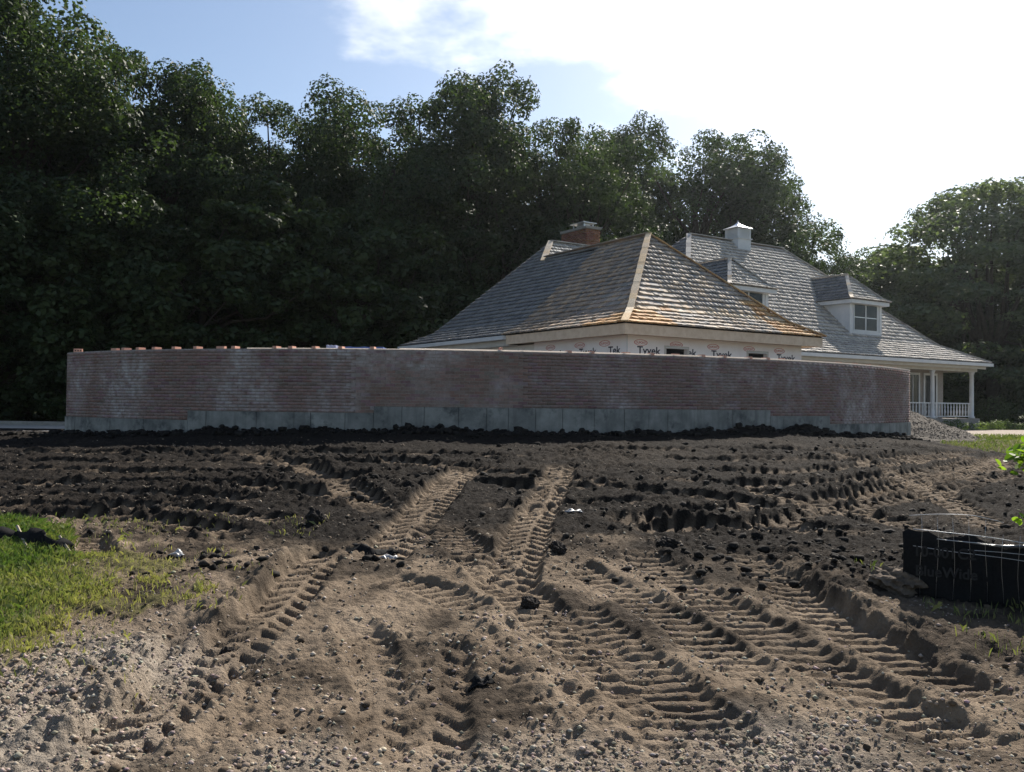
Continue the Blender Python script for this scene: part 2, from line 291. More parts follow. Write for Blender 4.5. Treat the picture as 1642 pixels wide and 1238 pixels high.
# wheel tracks: pixels of the centre line on the ground, width, depth, lug pitch, lug depth, tan soil carried on it, or sun glint painted on lug tops
TRACKS = [
 ([(760, 745), (722, 775), (690, 810), (648, 855), (600, 905)], 0.50, 0.055, 0.21, 0.08, 1.0, 'ag'),
 ([(905, 745), (888, 775), (868, 812), (848, 850), (828, 905), (815, 960)], 0.46, 0.055, 0.20, 0.08, 0.95, 'ag'),
 ([(700, 838), (745, 880), (800, 930), (870, 985), (955, 1050), (1050, 1130), (1150, 1238)], 0.46, 0.045, 0.125, 0.042, 0.8, 'bar'),
 ([(905, 960), (960, 1005), (1040, 1070), (1130, 1150), (1215, 1238)], 0.36, 0.035, 0.12, 0.036, 0.8, 'bar'),
 ([(1010, 880), (1080, 925), (1160, 975), (1250, 1030), (1340, 1085), (1480, 1160), (1642, 1238)], 0.42, 0.04, 0.135, 0.040, 0.8, 'bar'),
 ([(1180, 880), (1240, 925), (1300, 970), (1380, 1020), (1480, 1075), (1642, 1150)], 0.42, 0.055, 0.135, 0.048, 0.8, 'bar'),
 ([(560, 868), (500, 905), (455, 960), (390, 1025), (300, 1100), (200, 1180), (120, 1245)], 0.45, 0.08, 0.19, 0.05, 0.9, 'ag'),
 ([(700, 1030), (700, 1090), (690, 1160), (680, 1260)], 0.42, 0.045, 0.20, 0.035, 0.9, 'ag'),
 ([(560, 985), (600, 1060), (610, 1140), (600, 1260)], 0.30, 0.04, 0.17, 0.02, 0.9, 'ag'),
 ([(140, 850), (147, 880), (150, 905)], 0.30, 0.07, 0.12, 0.05, 0.6, 'bar'),
 ([(330, 1000), (300, 1040), (285, 1090), (270, 1150)], 0.32, 0.04, 0.18, 0.03, 0.6, 'ag'),
 ([(-80, 728), (150, 727), (400, 727), (640, 728), (860, 730)], 0.50, 0.08, 0.24, 0.085, 0.55, 'ag'),
 ([(-80, 745), (150, 742), (380, 741), (560, 745), (760, 752), (930, 770)], 0.50, 0.07, 0.24, 0.085, 0.5, 'ag'),
 ([(-80, 778), (120, 774), (330, 778), (480, 790), (560, 806)], 0.48, 0.07, 0.22, 0.085, 0.55, 'ag'),
 ([(-80, 798), (120, 793), (300, 797), (420, 806)], 0.48, 0.05, 0.22, 0.08, 0.5, 'ag'),
 ([(820, 792), (960, 783), (1090, 792), (1220, 806), (1340, 818), (1480, 836)], 0.50, 0.09, 0.22, 0.09, 0.6, 'ag'),
 ([(960, 840), (1080, 828), (1220, 812), (1370, 790), (1500, 762), (1620, 735)], 0.50, 0.09, 0.22, 0.09, 0.55, 'ag'),
 ([(1060, 738), (1200, 738), (1340, 736), (1480, 730), (1600, 724)], 0.50, 0.07, 0.24, 0.085, 0.4, 'ag'),
 ([(1060, 757), (1200, 757), (1320, 752), (1440, 742), (1560, 730)], 0.50, 0.07, 0.24, 0.085, 0.5, 'ag'),
 ([(1300, 800), (1430, 782), (1540, 762), (1640, 742)], 0.50, 0.08, 0.22, 0.085, 0.45, 'ag'),
 ([(700, 770), (800, 778), (900, 782)], 0.45, 0.085, 0.22, 0.085, 0.3, 'ag'),
 ([(760, 818), (850, 812), (960, 806), (1060, 806)], 0.45, 0.07, 0.22, 0.085, 0.35, 'ag'),
 ([(-80, 757), (200, 757), (420, 760), (600, 772)], 0.5, 0.07, 0.24, 0.085, 0.5, 'ag'),
 ([(-80, 815), (150, 812), (330, 820), (480, 838)], 0.48, 0.06, 0.22, 0.08, 0.4, 'ag'),
 ([(1100, 775), (1230, 776), (1380, 768), (1520, 748), (1640, 728)], 0.5, 0.07, 0.24, 0.085, 0.45, 'ag'),
 ([(1180, 850), (1280, 830), (1400, 806), (1540, 780), (1660, 756)], 0.5, 0.07, 0.22, 0.085, 0.4, 'ag'),
 ([(1000, 858), (1140, 845), (1280, 848), (1420, 862)], 0.46, 0.06, 0.22, 0.08, 0.5, 'ag'),
 ([(1040, 765), (1200, 785), (1360, 815), (1500, 850)], 0.46, 0.06, 0.22, 0.08, 0.55, 'ag'),
 ([(560, 735), (700, 745), (860, 760), (1000, 780)], 0.46, 0.06, 0.22, 0.08, 0.5, 'ag'),
 ([(-60, 835), (100, 830), (250, 838), (400, 858)], 0.46, 0.06, 0.22, 0.08, 0.6, 'ag'),
 ([(380, 722), (480, 750), (560, 790), (620, 830)], 0.46, 0.05, 0.22, 0.075, 0.5, 'ag'),
 ([(1330, 724), (1430, 755), (1520, 800), (1600, 850)], 0.46, 0.05, 0.22, 0.075, 0.5, 'ag'),
 ([(560, 925), (640, 935), (720, 960), (800, 1000)], 0.36, 0.025, 0.13, 0.035, 0.7, 'bar'),
 ([(880, 905), (960, 930), (1060, 985), (1160, 1050), (1240, 1110)], 0.38, 0.03, 0.13, 0.038, 0.6, 'bar'),
 ([(900, 722), (1060, 722), (1240, 722), (1420, 719)], 0.5, 0.06, 0.24, 0.08, 0.4, 'ag'),
]
BANKS = [  # polyline, height on its right side, reach
 ([(1225, 868), (1262, 912), (1310, 962), (1400, 1012), (1520, 1055), (1700, 1110)], -0.085, 1.3),
 ([(520, 880), (470, 935), (400, 985), (330, 1030), (245, 1075), (180, 1140), (90, 1240)], 0.085, 0.9),
 ([(735, 905), (800, 945), (850, 985)], -0.06, 0.5),
 ([(780, 975), (860, 1060), (960, 1160), (1030, 1245)], 0.05, 0.5),
 ([(1340, 1110), (1460, 1150), (1600, 1210)], -0.07, 0.5),
 ([(520, 745), (600, 765), (700, 795)], 0.10, 0.8),
 ([(700, 870), (740, 895), (790, 940)], -0.10, 0.5),
]
BERM = [np.polyval(wpoly, 0)]
SOILB = np.array([(-9, 8.6), (-5, 8.6), (-3.5, 8.5), (-1.9, 7.9), (-0.7, 8.3), (0.5, 8.1), (1.5, 7.3), (2.4, 6.7), (3.2, 6.2), (4.2, 5.7), (7, 5.2)])
GRASSPX = [(-120, 838), (0, 842), (60, 848), (118, 868), (122, 892), (200, 892), (285, 905), (290, 935), (330, 935), (335, 960), (262, 985), (215, 1010), (120, 1015), (60, 1050), (0, 1068), (-140, 1100)]
def inpoly(X, Y, poly):
    c = np.zeros(X.shape, bool); n = len(poly)
    for i in range(n):
        x1, y1 = poly[i]; x2, y2 = poly[(i+1) % n]
        if y1 == y2: continue
        c ^= ((y1 > Y) != (y2 > Y)) & (X < (x2-x1)*(Y-y1)/(y2-y1)+x1)
    return c
GRASSG = [tuple(gp(*q)) for q in GRASSPX]
def terrain(X, Y):
    """height and soil mix (tan soil with painted lug glints, pale gravel, turf) of the ground"""
    base = zb(X, Y)
    yb = np.interp(X, SOILB[:, 0], SOILB[:, 1])
    wob = fbm(X, Y, 1.1, 3, 4, 0.6)
    tan = 1-ss(-1.0, 0.75, Y-yb+wob*1.5+0.5*fbm(X, Y, 0.3, 8, 3))
    patch = ss(0.18, 0.45, fbm(X, Y*1.6, 2.6, 91, 4)); tan = np.maximum(tan, patch*0.07)
    gx = ss(0.0, 1.0, 1-np.hypot((X+2.6)/1.5, (Y-3.9)/1.5))+ss(0, 1, 1-np.hypot((X+2.1)/0.7, (Y-5.0)/0.6))*0.7+ss(0, 1, 1-np.hypot((X-0.1)/0.9, (Y-3.7)/0.8))*0.6+ss(0, 1, 1-np.hypot((X-1.3)/0.9, (Y-3.9)/0.8))*0.6+ss(0, 1, 1-np.hypot((X+0.9)/0.6, (Y-3.8)/0.5))*0.6
    gravel = np.clip(gx+wob*0.35, 0, 1)*(1-ss(5.6, 6.6, Y))
    turf = inpoly(X+0.15*fbm(X, Y, 0.5, 61, 3), Y+0.2*fbm(X, Y, 0.5, 62, 3), GRASSG).astype(float)
    # clods
    n1 = fbm(X, Y, 0.55, 21, 3); n2 = 1-np.abs(fbm(X, Y, 0.24, 33, 3)); n3 = fbm(X, Y, 0.085, 44, 3, 0.6); n4 = fbm(X, Y, 0.035, 55, 2)
    rough = (1-tan)
    hl = 0.06*fbm(X, Y, 2.2, 5, 3)*(0.35+0.65*rough)
    lump = ss(0.05, 0.5, fbm(X, Y, 1.5, 71, 2))
    h = hl+rough*(0.040*n1+0.045*(n2-0.6)*(0.3+1.2*lump)+0.050*n3*(0.5+0.8*lump)+0.024*n4)+tan*(0.018*n1+0.012*n3*(0.4+1.6*lump)+0.015*n4)+gravel*0.010*n4
    fine = 0.010*n3+0.006*n4
    tan = tan*(1-0.78*ss(-0.08, 0.42, fbm(X, Y, 0.55, 97, 4, 0.6))*(1-ss(0.6, 1.2, gx)))
    tan = tan*(1-0.75*ss(0, 1, 1.25-np.hypot((X-2.95)/1.0, (Y-5.35)/0.75)+0.5*wob))
    for px, H, reach in BANKS:
        pts = smooth_path([gp(*q) for q in px], 4); idx, s, l = polydist(X, Y, pts, abs(reach)*2.2)
        if l is None: continue
        l = l+0.05*fbm(X[idx], Y[idx], 0.25, 81, 2)
        if H < 0: l = -l
        tot = 1; edge = ss(-0.02, 0.13, l)*np.exp(-np.maximum(l, 0)/reach)*abs(H)*(0.8+0.5*fbm(X[idx], Y[idx], 0.35, 84, 3))+np.exp(-((l-.1)/.3)**2)*(0.16*fbm(X[idx], Y[idx], 0.16, 85, 3))*abs(H)/.17
        ends = ss(0, 0.5, s)*ss(0, 0.5, s.max()-s); h[idx] += edge*ends
    for ti, (px, wd, dp, pitch, lug, dry_glint, style) in enumerate(TRACKS):
        pts = smooth_path([gp(*q) for q in px], 5); idx, s, l = polydist(X, Y, pts, wd*1.3)
        if l is None: continue
        smax = s.max(); jit = fbm(X[idx], Y[idx], 0.3, 100+ti, 2); a = np.abs(l+0.03*jit); hw = wd/2
        ins = 1-ss(hw-0.05, hw+0.03, a); fade = ss(0.0, 0.5, s)*ss(0, 0.5, smax-s)*np.clip((0.95 if ti < 11 else 0.80)+0.8*fbm(X[idx], Y[idx], 0.8, 140+ti, 3), 0.3 if ti < 11 else 0.12, 1)
        berm = np.exp(-((a-hw-0.05)/0.045)**2)*(0.45+0.8*jit+0.5*n3[idx])
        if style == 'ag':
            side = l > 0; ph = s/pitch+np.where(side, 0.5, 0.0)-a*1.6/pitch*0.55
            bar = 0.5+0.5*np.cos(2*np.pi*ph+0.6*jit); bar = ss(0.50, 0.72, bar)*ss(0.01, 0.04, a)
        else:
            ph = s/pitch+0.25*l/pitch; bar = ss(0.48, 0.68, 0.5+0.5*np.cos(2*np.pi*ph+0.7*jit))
        hh = h[idx]; k = ins*fade
        pressed = hh*0.2+fine[idx]*(0.4 if dry_glint > 0.85 else 0.7)-dp-lug*bar
        h[idx] = hh*(1-k)+pressed*k+berm*fade*dp*0.55
        tan[idx] = np.maximum(tan[idx], np.clip(k*dry_glint*(1.05 if dry_glint > 0.75 else 1.5-1.35*bar), 0, 1))  # low values: sun glint painted tan on lug tops, grooves left dark
    yw = ywall(X); dw = yw-Y                      # earth piled along the foot of the wall
    on = ss(WX0-2.5, WX0+0.5, X)*(1-ss(WX1-1.6, WX1+0.2, X))
    bm = np.exp(-((dw-0.25)/0.42)**2)*on
    h = h+bm*np.clip(-0.02+0.16*fbm(X, Y, 0.9, 201, 2)+0.12*(1-np.abs(fbm(X, Y, 0.28, 205, 2)))-0.03, 0, 1)+bm*0.03*n3
    tan = tan*(1-ss(1.6, 0.4, dw)*on)
    behind = ss(0.2, 1.2, -dw); h = h*(1-0.85*behind)
    turf = turf*(1-np.clip((X+3.9)/1.2, 0, 1)*ss(-0.25, 0.15, fbm(X, Y, 0.35, 66, 3)))
    turf = np.maximum(turf, ss(22.4, 23.0, Y+0.5*wob)*ss(12.2, 13.2, X+0.4*wob))
    h = h+turf*0.03
    return base+h, tan, gravel, turf
# fan of quads, finer where it is near
NT, NR = 980, 840
TT = np.linspace(-0.80, 0.80, NT); YY = np.exp(np.linspace(math.log(2.3), math.log(27.0), NR))
gX = ((YY[:, None]+2.5)*TT[None, :]); gY = np.repeat(YY[:, None], NT, 1)
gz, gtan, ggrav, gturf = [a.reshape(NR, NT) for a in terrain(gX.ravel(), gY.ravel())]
flat_ = ss(0.0, 0.10, 0.80-np.abs(TT))[None, :]*ss(27.0, 25.6, gY)*ss(2.3, 2.6, gY); gz0 = zb(gX.ravel(), gY.ravel()).reshape(NR, NT)
drop = ss(0.0, 0.012, 0.80-np.abs(TT))[None, :]*ss(27.0, 26.6, gY)*ss(2.3, 2.34, gY)
gz = gz0+(gz-gz0)*flat_+0.015-(1-drop)*0.16
def hz(X, Y):
    """height of the built ground at scattered points"""
    X = np.asarray(X, float); Y = np.asarray(Y, float)
    fi = np.clip((np.log(np.maximum(Y, 2.31))-math.log(2.3))/(math.log(27.0)-math.log(2.3))*(NR-1), 0, NR-1.001); fj = np.clip((X/(Y+2.5)+0.80)/1.60*(NT-1), 0, NT-1.001)
    i = fi.astype(int); j = fj.astype(int); a = fi-i; b = fj-j
    z = (gz[i, j]*(1-a)*(1-b)+gz[i+1, j]*a*(1-b)+gz[i, j+1]*(1-a)*b+gz[i+1, j+1]*a*b)
    far = (Y > 25.9) | (np.abs(X/(Y+2.5)) > 0.78); return np.where(far, zb(X, Y), z)
def gmask(A, X, Y):
    i = np.clip(((np.log(np.maximum(Y, 2.31))-math.log(2.3))/(math.log(27.0)-math.log(2.3))*(NR-1)), 0, NR-1).astype(int); j = np.clip(((X/(Y+2.5)+0.80)/1.60*(NT-1)), 0, NT-1).astype(int)
    return A[i, j]
def groundmat():
    m, nt, b = newmat('churned_earth')
    a = N(nt, 'ShaderNodeVertexColor'); a.layer_name = 'tint'; sp = N(nt, 'ShaderNodeSeparateColor'); nt.links.new(a.outputs['Color'], sp.inputs[0])
    f1, r1 = ramp_noise(nt, 1.7, 6, 0.6); f2, r2 = ramp_noise(nt, 38, 4, 0.65, lo=0.3, hi=0.7); f3, r3 = ramp_noise(nt, 130, 3, 0.6, lo=0.35, hi=0.65)
    top = mixc(nt, f2, (0.0085, 0.0073, 0.0065), (0.025, 0.021, 0.018))
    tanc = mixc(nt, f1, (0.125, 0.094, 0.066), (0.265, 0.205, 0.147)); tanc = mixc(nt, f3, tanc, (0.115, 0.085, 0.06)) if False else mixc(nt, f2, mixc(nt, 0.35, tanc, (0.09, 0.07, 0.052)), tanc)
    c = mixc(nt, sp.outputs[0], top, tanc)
    grc = mixc(nt, f3, (0.20, 0.17, 0.14), (0.42, 0.37, 0.31)); g2 = N(nt, 'ShaderNodeMath', operation='MULTIPLY'); nt.links.new(sp.outputs[1], g2.inputs[0]); g2.inputs[1].default_value = 0.75
    c = mixc(nt, g2.outputs[0], c, grc)
    tc_ = mixc(nt, f2, (0.06, 0.06, 0.025), (0.15, 0.13, 0.06)); c = mixc(nt, sp.outputs[2], c, tc_)
    nt.links.new(c, b.inputs['Base Color'])
    ro = N(nt, 'ShaderNodeMapRange'); nt.links.new(sp.outputs[0], ro.inputs['Value']); ro.inputs["To Min"].default_value = 0.95; ro.inputs['To Max'].default_value = 0.9; nt.links.new(ro.outputs[0], b.inputs['Roughness'])
    b.inputs['Specular IOR Level'].default_value = 0.06
    ad = N(nt, 'ShaderNodeMath', operation='MULTIPLY_ADD'); nt.links.new(r3, ad.inputs[0]); ad.inputs[1].default_value = 0.35; nt.links.new(r2, ad.inputs[2])
    bump(nt, b, ad.outputs[0], 0.9, 0.028); return m
M['ground'] = groundmat()
ii = np.arange(NR-1)[:, None]*NT+np.arange(NT-1)[None, :]; quads = np.stack([ii, ii+1, ii+NT+1, ii+NT], -1).reshape(-1, 4)
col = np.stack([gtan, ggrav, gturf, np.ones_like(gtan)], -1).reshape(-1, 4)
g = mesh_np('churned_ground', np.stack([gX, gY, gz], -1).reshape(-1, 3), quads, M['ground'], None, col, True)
tag(g, 'churned dark topsoil and tan gravelly dirt crossed by wheel tracks', 'ground', kind='structure')
# the wide sheet under and beyond it
def sheetmat():
    m, nt, b = newmat('rough_grass_ground')
    f1, r1 = ramp_noise(nt, 0.35, 6, 0.6); f2, r2 = ramp_noise(nt, 14, 4, 0.6)
    c = mixc(nt, f1, (0.05, 0.07, 0.025), (0.10, 0.105, 0.045)); c = mixc(nt, f2, c, (0.035, 0.04, 0.02)); nt.links.new(c, b.inputs['Base Color'])
    b.inputs['Roughness'].default_value = 0.95; b.inputs['Specular IOR Level'].default_value = 0.1; bump(nt, b, r2, 0.6, 0.03); return m
M['sheet'] = sheetmat()
ax = np.concatenate([-30-(np.linspace(1, 0, 21)[:-1]**2.2)*870, np.linspace(-30, 30, 81), 30+(np.linspace(0, 1, 21)[1:]**2.2)*870]); ay = np.concatenate([np.linspace(-60, 60, 141), 60+(np.linspace(0, 1, 30)[1:]**2.5)*1100])
sxx, syy = np.meshgrid(ax, ay); ins = (np.abs(sxx/np.maximum(syy+2.5, 0.1)) < 0.66) & (syy > 4.2) & (syy < 24.5)
sz = zb(sxx, syy)-np.where(ins, 0.45, 0.05)
jj = np.arange(len(ay)-1)[:, None]*121+np.arange(120)[None, :]
g = mesh_np('ground', np.stack([sxx, syy, sz], -1).reshape(-1, 3), np.stack([jj, jj+1, jj+122, jj+121], -1).reshape(-1, 4), M['sheet'], None, None, True)
tag(g, 'rough grassy ground spreading out to the trees and beyond', 'ground', kind='structure')
print('terrain', round(time.time()-T0, 1))
# ------------------------------------------------------------------ pieces laid in courses (bricks, shingles)
UNIT = np.array([(-.5, -.5, -.5), (.5, -.5, -.5), (.5, .5, -.5), (-.5, .5, -.5), (-.5, -.5, .5), (.5, -.5, .5), (.5, .5, .5), (-.5, .5, .5)])
BOXQ = np.array(BOXF)
PIECE = {}
def piece_mesh(kind, colr, mat, taper):
    key = (kind, tuple(np.round(colr, 2)))
    if key not in PIECE:
        v = UNIT.copy()
        if taper: v[[6, 7], 2] = v[[2, 3], 2]+0.25           # thin upper end
        me = bpy.data.meshes.new(kind); me.from_pydata([tuple(p) for p in v], [], [tuple(f) for f in BOXF]); me.update()
        a = me.color_attributes.new('tint', 'FLOAT_COLOR', 'POINT'); a.data.foreach_set('color', np.tile(np.append(np.round(colr, 2), 1).astype(np.float32), 8)); me.materials.append(mat)
        PIECE[key] = me
    return PIECE[key]
def lay(kind, items, parent, mat, limit=300, taper=False, key=None, stuff_name=None):
    """items: (origin, ex, ey, ez, colour, corner list or None); ex.. are full edge vectors. The nearest `limit` become objects, the rest one mesh"""
    items = sorted(items, key=key or (lambda t: float(np.linalg.norm(np.asarray(t[0])-EYE))+(1000 if t[5] is not None else 0)))
    pl = Vector(world_loc(parent)) if parent else Vector((0, 0, 0))
    for o, ex, ey, ez, c, _ in items[:limit]:
        ob = bpy.data.objects.new(kind, piece_mesh(kind, c, mat, taper)); C.objects.link(ob); ob.parent = parent
        ob.matrix_parent_inverse = Matrix.Translation(-pl)
        ob.matrix_basis = Matrix(((ex[0], ey[0], ez[0], o[0]), (ex[1], ey[1], ez[1], o[1]), (ex[2], ey[2], ez[2], o[2]), (0, 0, 0, 1)))
    rest = items[limit:]
    if not rest: return
    V = []; K = []
    uv = UNIT.copy()
    if taper: uv[[6, 7], 2] = uv[[2, 3], 2]+0.25
    for o, ex, ey, ez, c, corners in rest:
        p = corners if corners is not None else o+uv[:, :1]*ex+uv[:, 1:2]*ey+uv[:, 2:3]*ez
        V.append(p); K.append(np.tile(np.append(c, 1), (8, 1)))
    n = len(rest); F = (BOXQ[None]+8*np.arange(n)[:, None, None]).reshape(-1, 4)
    ob = mesh_np(stuff_name or kind+'s', np.concatenate(V), F, mat, parent, np.concatenate(K)); ob['kind'] = 'stuff'

# ------------------------------------------------------------------ the curved garden wall
wl = empty('brick_wall', (0.0, float(ywall(0.0)), 0.6)); tag(wl, 'long curved red brick wall standing on a cast concrete footing', 'wall')
xs = np.linspace(WX0, WX1, 1500); ys = np.polyval(wpoly, xs); sarc = np.concatenate([[0], np.cumsum(np.hypot(np.diff(xs), np.diff(ys)))]); SL = sarc[-1]
def wpt(s, off=0.0):
    """point on the wall face at arc length s, off metres behind the face; also tangent and outward normal"""
    x = np.interp(s, sarc, xs); y = np.interp(s, sarc, ys); x2 = np.interp(min(s+0.05, SL), sarc, xs); y2 = np.interp(min(s+0.05, SL), sarc, ys); x1 = np.interp(max(s-0.05, 0), sarc, xs); y1 = np.interp(max(s-0.05, 0), sarc, ys)
    t = np.array([x2-x1, y2-y1]); t /= np.hypot(*t); n = np.array([t[1], -t[0]])
    return np.array([x, y])-n*off, t, n
def s_of_px(px):
    s = np.linspace(0, SL, 800); P = np.array([wpt(q)[0] for q in s]); return float(np.interp(px, CX+FPX*P[:, 0]/P[:, 1]-0.0, s))
COURSE = 0.0677; TH = 0.30
s1, s2 = s_of_px(303), s_of_px(600); s3, s4 = s_of_px(1235), s_of_px(1330)
def ztopf(s):                                     # the footing top steps
    return WTOP-0.03-COURSE*(22 if s < s1 else 19 if s < s2 else 17 if s < s3 else 19 if s < s4 else 22)
def ribbon(name, sa, sb, z0, z1, off0, off1, mat, parent, n=None, z0f=None):
    n = n or max(2, int((sb-sa)/0.3)+1); S = np.linspace(sa, sb, n); V = []
    for s in S:
        a = wpt(s, off0)[0]; b = wpt(s, off1)[0]; V += [(a[0], a[1], z0), (b[0], b[1], z0), (b[0], b[1], z1), (a[0], a[1], z1)]
    F = []
    for i in range(n-1):
        q = 4*i
        for k in range(4): F.append((q+k, q+(k+1) % 4, q+4+(k+1) % 4, q+4+k)[::-1])
    F += [(0, 1, 2, 3), (4*n-1, 4*n-2, 4*n-3, 4*n-4)]
    mb = MB(); mb.v = V; mb.f = F; return mb.build(name, mat, parent)
cuts = [0, s1, s2, s3, s4, SL]
for a, b in zip(cuts[:-1], cuts[1:]):
    ribbon('mortar_bed', a+0.001, b-0.001, ztopf((a+b)/2)-0.002, WTOP-0.012, 0.0075, TH-0.012, M['mortar'], wl)
    n = max(1, round((b-a)/0.58)); e = np.linspace(a, b, n+1)
    # forms of uneven width leave proud and shy panels with a seam between
    for i in range(1, n): e[i] += random.choice((-0.14, 0, 0, 0.12))*0.9
    for i in range(n):
        o = random.uniform(-0.035, -0.018)
        ribbon('concrete_panel', e[i]+0.005, e[i+1]-0.005, 0.15, ztopf((a+b)/2)-0.004, o, TH+0.05, M['concrete'], wl, 3)
    ribbon('footing_core', a, b, 0.15, ztopf((a+b)/2)-0.01, 0.0, TH+0.03, M['seam'], wl)
bricks = []
def bcol():
    c = np.array([0.245, 0.158, 0.138])*random.uniform(0.86, 1.13); r = random.random()
    if r < 0.12: c = c*0.6+np.array([0.20, 0.18, 0.165])*0.45
    elif r < 0.17: c *= 0.78
    return np.round(c/0.04)*0.04 if False else np.round(c*40)/40
zt = WTOP-0.012; ci = 0
while True:
    zc = WTOP-0.03-COURSE*(ci+0.5)
    if zc < WTOP-0.03-COURSE*22: break
    s = -0.10 if ci % 2 else 0.0
    while s < SL-0.02:
        a = max(s, 0.0); b = min(s+0.194, SL); mid = (a+b)/2
        if b-a > 0.05 and zc > ztopf(mid):
            P, t, n = wpt(mid, 0.046+random.uniform(-0.0018, 0.0018))
            bricks.append((np.array([P[0], P[1], zc]), np.array([t[0], t[1], random.uniform(-.006, .006)])*(b-a), np.array([-n[0], -n[1], 0])*0.092, np.array([0, 0, 0.0575]), bcol(), None))
        s += 0.203
    ci += 1
# the two end faces show header bricks
for ends, sg in ((0.0, 1), (SL, -1)):
    for ci in range(22):
        zc = WTOP-0.03-COURSE*(ci+0.5)
        for k in range(2 if ci % 2 else 1):
            P, t, n = wpt(ends, 0.20 if ci % 2 == 0 else (0.145, 0.245)[k])
            if zc > ztopf(ends): bricks.append((np.array([P[0], P[1], zc])+np.append(t*sg*0.030, 0), np.append(t, 0)*0.07, np.append(-n, 0)*(0.19 if ci % 2 == 0 else 0.092), np.array([0, 0, 0.0575]), bcol(), None))
lay('brick', bricks, wl, M['brick'], 300, stuff_name='farther_bricks')
ribbon('mortar_cap', 0, SL, WTOP-0.035, WTOP-0.008, 0.002, TH-0.002, M['mortar'], wl)
ribbon('membrane_strip', s_of_px(640), SL-0.01, WTOP-0.0075, WTOP+0.022, -0.004, 0.0, M['membrane'], wl)
ribbon('membrane_strip', s_of_px(395), s_of_px(640), WTOP-0.0075, WTOP+0.006, -0.004, 0.0, M['membrane'], wl)
# bricks left lying across the top
GRP = 'loose bricks on the wall top'
def loose_brick(px, ang, label, onedge=False, dz=0.0, ln=0.194, mat='loose_brick', off=0.09):
    s = s_of_px(px); P, t, n = wpt(s, off); a = math.radians(ang)
    d = np.array([-n[0]*math.cos(a)+t[0]*math.sin(a), -n[1]*math.cos(a)+t[1]*math.sin(a)]); e = np.array([d[1], -d[0]])   # long axis, right-hand side
    L, Wd, Hh = ln, (0.057 if onedge else 0.092), (0.092 if onedge else 0.057); zb_ = WTOP-0.012+dz
    def fn(x, y, z): return (P[0]+d[0]*x+e[0]*y, P[1]+d[1]*x+e[1]*y, zb_+z)
    o = empty('loose_brick', (P[0], P[1], zb_)); mb = MB(); bv = 0.003
    # eight corners knocked off a little
    jig = lambda: random.uniform(-.002, .002)
    mb.hexa([fn(*q) for q in [(-L/2, -Wd/2, 0), (L/2, -Wd/2, 0), (L/2, Wd/2, 0), (-L/2, Wd/2, 0), (-L/2+bv, -Wd/2+bv, Hh), (L/2-bv, -Wd/2+bv, Hh+jig()), (L/2-bv, Wd/2-bv, Hh+jig()), (-L/2+bv, Wd/2-bv, Hh)]])
    mb.build('brick_body', M[mat], o)
    for k in (-1, 0, 1):                          # the three core holes show on the bed face
        m2 = MB()
        if onedge:
            ring = [fn(k*0.055+0.017*math.cos(q), Wd/2-0.0005, Hh/2+0.017*math.sin(q)) for q in np.linspace(0, 2*math.pi, 9)[:-1]]; back = [fn(k*0.055+0.017*math.cos(q), Wd/2+0.002, Hh/2+0.017*math.sin(q)) for q in np.linspace(0, 2*math.pi, 9)[:-1]]
        else:
            ring = [fn(k*0.055+0.017*math.cos(q), 0.017*math.sin(q), Hh-0.0005) for q in np.linspace(0, 2*math.pi, 9)[:-1]]; back = [fn(k*0.055+0.017*math.cos(q), 0.017*math.sin(q), Hh+0.0025) for q in np.linspace(0, 2*math.pi, 9)[:-1]]
        m2.poly(back); 
        for q in range(8): m2.poly([ring[q], ring[(q+1) % 8], back[(q+1) % 8], back[q]])
        m2.build('core_hole', M['hole'], o)
    tag(o, label, 'brick', GRP); return o
loose_brick(118, 30, 'three-holed brick stood on its edge at the free end of the wall', True)
loose_brick(178, 88, 'brick lying lengthwise on the wall, second along from the edge-standing brick')
for px, an in [(196, 3), (219, -2), (245, 2), (277, 0), (312, 5), (373, 2), (440, 8), (465, 4), (503, 9), (545, 6), (596, 5)]:
    loose_brick(px, an, 'pink brick laid crosswise on the wall top, one sunlit side', dz=0)
loose_brick(350, 90, 'shaded brick lying lengthwise among the sunlit crosswise ones')
loose_brick(803, -20, 'pale half brick stood alone beyond the row of pink bricks', True, ln=0.09)
for px, an in [(913, 0), (950, 5), (1006, -4), (1046, 3), (1086, -3), (1128, 2), (1162, -6), (1204, 4), (1232, 0)]:
    loose_brick(px, an+75 if px in (1006, 1086) else an, 'shaded brick on the wall top in front of the wrapped house')
for px, an in [(1258, 80), (1350, 85), (1376, 88), (1398, 84), (1418, 86), (1440, 84)]:
    loose_brick(px, an, 'shaded brick on the wall top in front of the porch roof')
s = s_of_px(838); P, t, n = wpt(s, 0.08); mb = MB()
for k in range(7):
    q = P+t*random.uniform(-.09, .09); r = random.uniform(.018, .04); z = WTOP-0.012
    mb.hexa([(q[0]+a*r*random.uniform(.7, 1.2), q[1]+b*r*random.uniform(.7, 1.2), z+c*r*random.uniform(1.0, 1.7)) for a, b, c in [(-1, -1, 0), (1, -1, 0), (1, 1, 0), (-1, 1, 0), (-.8, -.8, 1), (.8, -.8, 1), (.8, .8, 1), (-.8, .8, 1)]])
tag(mb.build('mortar_rubble', M['mortar']), 'small heap of grey mortar crumbs on the wall top', 'rubble')
print('wall', round(time.time()-T0, 1))

